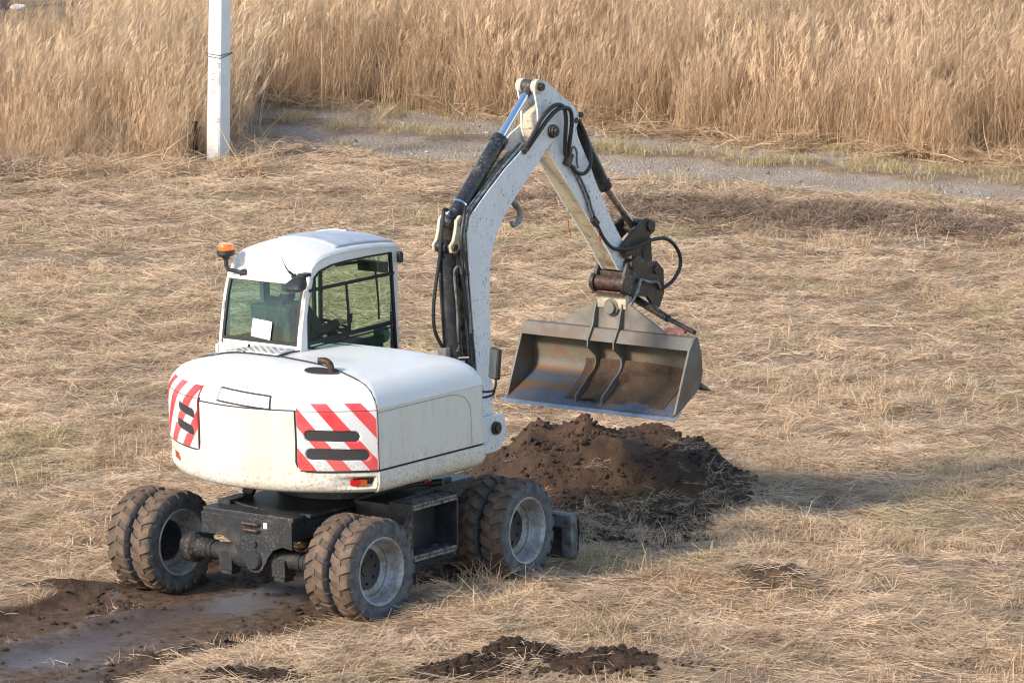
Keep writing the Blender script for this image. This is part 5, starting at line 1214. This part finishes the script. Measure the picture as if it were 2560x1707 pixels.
# stubble
X = np.concatenate([np.stack(sample(4500,-5.5,10),1), np.stack(sample(3500,10,27),1)]); x, y = X[:,0], X[:,1]; d, h = density(x, y)
keep = (rng.random(len(x)) < d*sstep(-.06,.25,fbm(x*.9+50,y*.9,3))*.75); x, y, h = x[keep], y[keep], h[keep]; n = len(x)
scatter('stubble', 'p_stub', np.stack([x,y,h],1), np.stack([rng.normal(0,.12,n),rng.normal(0,.12,n),rng.uniform(0,6.28,n)],1), rng.uniform(.6,1.25,n), 'short upright stubble standing among the straw')
# loose straw over soil and mud edges
def loose(n, fx):
    P = []
    while len(P) < n:
        p = fx()
        if p: P.append(p)
    return P
P = []
for i in range(500):
    a = rng.uniform(0,2*np.pi); r = math.sqrt(rng.random()); x = PILE_C[0]+.1+1.5*r*math.cos(a); y = PILE_C[1]-.2+1.6*r*math.sin(a)
    right = x > 2.9 or float(pile_h(np.array(x),np.array(y))) < .12
    if rng.random() < (.45 if right else .04): P.append((x,y,float(terrain(x,y))+max(0,float(pile_h(np.array(x),np.array(y)))-.015)))
for i in range(220):
    lx, ly = rng.uniform(-1.6,1.0), rng.uniform(-4.6,2.0); 
    if abs(lx+.3) < .55 and rng.random() < .8: continue
    x, y = to_world(lx, ly)
    if rng.random() < .35: P.append((x,y,float(terrain(x,y))))
for i in range(160):
    x, y = rng.normal(2.3,.7), rng.normal(2.1,.55); P.append((x,y,float(terrain(x,y))+max(0,float(pile_h(np.array(x),np.array(y)))-.015)))
P = np.array(P); n = len(P); scatter('loose_straw', 'p_wisp', P, np.stack([rng.normal(0,.2,n),rng.normal(0,.2,n),rng.uniform(0,6.28,n)],1), rng.uniform(.35,.75,n), 'loose straw strewn on the dug soil and mud')
# green shoots
x, y = sample(1500,-5,27); d, h = density(x, y); keep = rng.random(len(x)) < d*sstep(.10,.28,fbm(x*.7+90,y*.7,3)); x,y,h = x[keep],y[keep],h[keep]; n = len(x)
scatter('green_shoots', 'p_green', np.stack([x,y,h],1), np.stack([np.zeros(n),np.zeros(n),rng.uniform(0,6.28,n)],1), rng.uniform(.5,1.1,n), 'sparse green grass shoots between the straw')
# dead litter patch by the lane; same clumps added as shade under left grass
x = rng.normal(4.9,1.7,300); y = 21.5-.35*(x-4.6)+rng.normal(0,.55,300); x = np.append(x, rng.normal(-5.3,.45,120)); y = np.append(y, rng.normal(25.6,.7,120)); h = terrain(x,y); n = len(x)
scatter('litter_and_shade', 'p_dead', np.stack([x,y,h+.02],1), np.stack([rng.normal(0,.1,n),rng.normal(0,.1,n),rng.uniform(0,6.28,n)],1), rng.uniform(.7,1.3,n), 'dark brown dead plant litter near the lane, dark clumps added as shade below the tall grass at the left')
# lane grass
x, y = sample(5000,18,42,2.5); ins, st = road_masks(x, y); ed = np.exp(-((y-pl(NEAR,x))/.8)**2)*.5+np.exp(-((y-pl(FAR,x)+.2)/.6)**2)*.8
keep = rng.random(len(x)) < np.clip(np.maximum(st*ins*1., ed*sstep(-.25,.12,fbm(x,y,3))),0,1); x,y = x[keep],y[keep]; h = terrain(x,y); n = len(x)
scatter('lane_grass', 'p_road', np.stack([x,y,h],1), np.stack([np.zeros(n),np.zeros(n),rng.uniform(0,6.28,n)],1), rng.uniform(.5,1.2,n), 'short yellow green grass on the crown and edges of the lane')
# tall dry grass
X = np.concatenate([np.stack(sample(6200,22,38,5),1), np.stack(sample(3700,38,60,5),1)]); x, y = X[:,0], X[:,1]
farm = sstep(-.3,.6, y-pl(FAR,x)+.35+1.4*fbm(x*.9,y*.9,3)); lg = leftgrass(x,y)
corner = 1-np.exp(-(((x+7.2)/2.0)**2+((y-44)/6)**2))
polegap = 1-np.exp(-((x+2.57)/.32)**4)*(y < 27.2)*(y > 22)
lane = 1-sstep(.3,.6,road_masks(x,y)[0])
dd = np.maximum(farm*(x > -3.2+.0*y), lg)*np.where(x < -1.9, 1, lane)*(.30+.70*corner)*polegap*(1-.93*sstep(-4.9,-5.6,x)*sstep(37,41,y)*(x > -9.5))
keep = rng.random(len(x)) < dd*np.clip(.55+1.3*fbm(x*.5+7,y*.5,3)+.25,.25,1); x, y = x[keep], y[keep]; h = terrain(x,y); n = len(x)
hs = np.clip(1.0+.5*fbm(x*.35,y*.35,3)+rng.normal(0,.17,n),.5,1.45)*np.where(x < -1.9, .86, 1.05)
hs = hs*np.where(np.abs(y-pl(FAR,x)) < .8, .7, 1)
front = (x < -2.0)*(y < 27.2); hs = hs*np.where(x < -2.0, .28+.72*sstep(24.6,29.5,y+.6*fbm(x*.8+3,y*.8,3)), 1)*(1-.78*sstep(-4.6,-6.2,x)*sstep(31,36,y))
scatter('tall_dry_grass', 'p_tall', np.stack([x,y,h-.02],1), np.stack([rng.normal(0,.07,n),rng.normal(.03,.07,n),rng.normal(0,1.3,n)],1), hs, 'dense stand of tall dry golden grass behind the lane and at the left')

# broken stems fallen at the foot of the tall grass
c = proto_col('p_fallen'); [flat_clump(M['tall_grass'], c, 60, .40, .3, 1.0, .009) for _ in range(4)]
x, y = sample(4200,23,36,2); e1 = np.exp(-((y-pl(FAR,x)-.1)/.55)**2)*(x > -2.2); e2 = np.exp(-((y-(25.5+.3*(x+4.2)))/.9)**2)*(x < -1.7)
keep = rng.random(len(x)) < np.clip(e1+.9*e2,0,1)*np.clip(.5+1.5*fbm(x*.9+3,y*.9,3),.1,1); x, y = x[keep], y[keep]; h = terrain(x,y); n = len(x)
scatter('fallen_stems', 'p_fallen', np.stack([x,y,h+rng.uniform(0,.12,n)],1), np.stack([rng.normal(0,.22,n),rng.normal(0,.22,n),rng.uniform(0,6.28,n)],1), rng.uniform(.6,1.15,n), 'fallen dry stems tangled at the foot of the tall grass')

# stones on the lane
c = proto_col('p_stone')
for i in range(5):
    b = clod_mesh(900+i); me = bpy.data.meshes.new('stone'); me.from_pydata([(p[0]*1.2,p[1],p[2]*.7) for p in b.v],[],b.f); me.materials.append(M['stone']); c.objects.link(bpy.data.objects.new('stone',me))
x, y = sample(9000,20,36,2); ins, st = road_masks(x,y); keep = rng.random(len(x)) < ins*(1-st)*np.clip(.55+1.6*fbm(x*1.3,y*1.3,3),.05,1); x, y = x[keep], y[keep]; h = terrain(x,y); n = len(x)
scatter('lane_gravel', 'p_stone', np.stack([x,y,h+.004],1), np.stack([rng.normal(0,.4,n),rng.normal(0,.4,n),rng.uniform(0,6.28,n)],1), np.clip(rng.lognormal(-4.1,.5,n),.008,.06), 'loose grey gravel in the wheel tracks of the lane')

# clods of churned mud along the wheel track
c = proto_col('p_crumb')
for i in range(6):
    b = clod_mesh(800+i); me = bpy.data.meshes.new('crumb'); me.from_pydata(b.v,[],b.f); me.materials.append(M['soil']); c.objects.link(bpy.data.objects.new('crumb',me))
c = proto_col('p_clod')
for i in range(6):
    b = clod_mesh(700+i); me = bpy.data.meshes.new('clod'); me.from_pydata([(p[0]*1.3,p[1],p[2]*.6) for p in b.v],[],b.f); me.materials.append(M['mud_clod']); c.objects.link(bpy.data.objects.new('clod',me))
N = 5200; lx = np.concatenate([rng.normal(-1.25,.26,N), rng.normal(.62,.22,N//2), rng.uniform(-1.6,.9,N//6)]); ly = rng.uniform(-5.2,1.6,len(lx)); x, y = to_world(lx,ly)
tm = track_mask(lx,ly); keep = (rng.random(len(x)) < tm*np.clip(.25+2.2*fbm(lx*1.7+3,ly*1.3,3),0.03,1)) & ~((np.abs(lx+1.25) < .36)*(np.abs(np.abs(ly)-AXLE) < .34)); x, y = x[keep], y[keep]; h = terrain(x,y); n = len(x)
scatter('mud_clods', 'p_clod', np.stack([x,y,h],1), np.stack([rng.normal(0,.4,n),rng.normal(0,.4,n),rng.uniform(0,6.28,n)],1), np.clip(rng.lognormal(-4.2,.55,n),.006,.055), 'small clods of churned mud along the wheel track')
# crumbs on the small mounds
x = np.concatenate([rng.normal(m[0],m[2]*.7,260) for m in MOUNDS[1:6]]); y = np.concatenate([rng.normal(m[1],m[3]*.7,260) for m in MOUNDS[1:6]]); h = terrain(x,y); n = len(x)
scatter('soil_crumbs', 'p_crumb', np.stack([x,y,h],1), np.stack([rng.normal(0,.5,n),rng.normal(0,.5,n),rng.uniform(0,6.28,n)],1), np.clip(rng.lognormal(-4.2,.6,n),.006,.05), 'dark soil crumbs on the small mounds in the foreground')
# dark dry weeds among the tall grass
c = proto_col('p_weed'); [tall_clump(M['weed'], c, 7, .7, 1.5, .3, .12, True) for _ in range(4)]
x, y = sample(1100,24,50,2.5); farm = sstep(.2,1.0, y-pl(FAR,x)); keep = rng.random(len(x)) < np.maximum(farm*(x > -3.2), leftgrass(x,y))*.6*sstep(-.05,.25,fbm(x*.6+31,y*.6,3)); x, y = x[keep], y[keep]; h = terrain(x,y); n = len(x)
scatter('dry_weeds', 'p_weed', np.stack([x,y,h],1), np.stack([rng.normal(0,.1,n),rng.normal(0,.1,n),rng.uniform(0,6.28,n)],1), rng.uniform(.6,1.05,n), 'dark brown dry weed stalks among the tall grass')
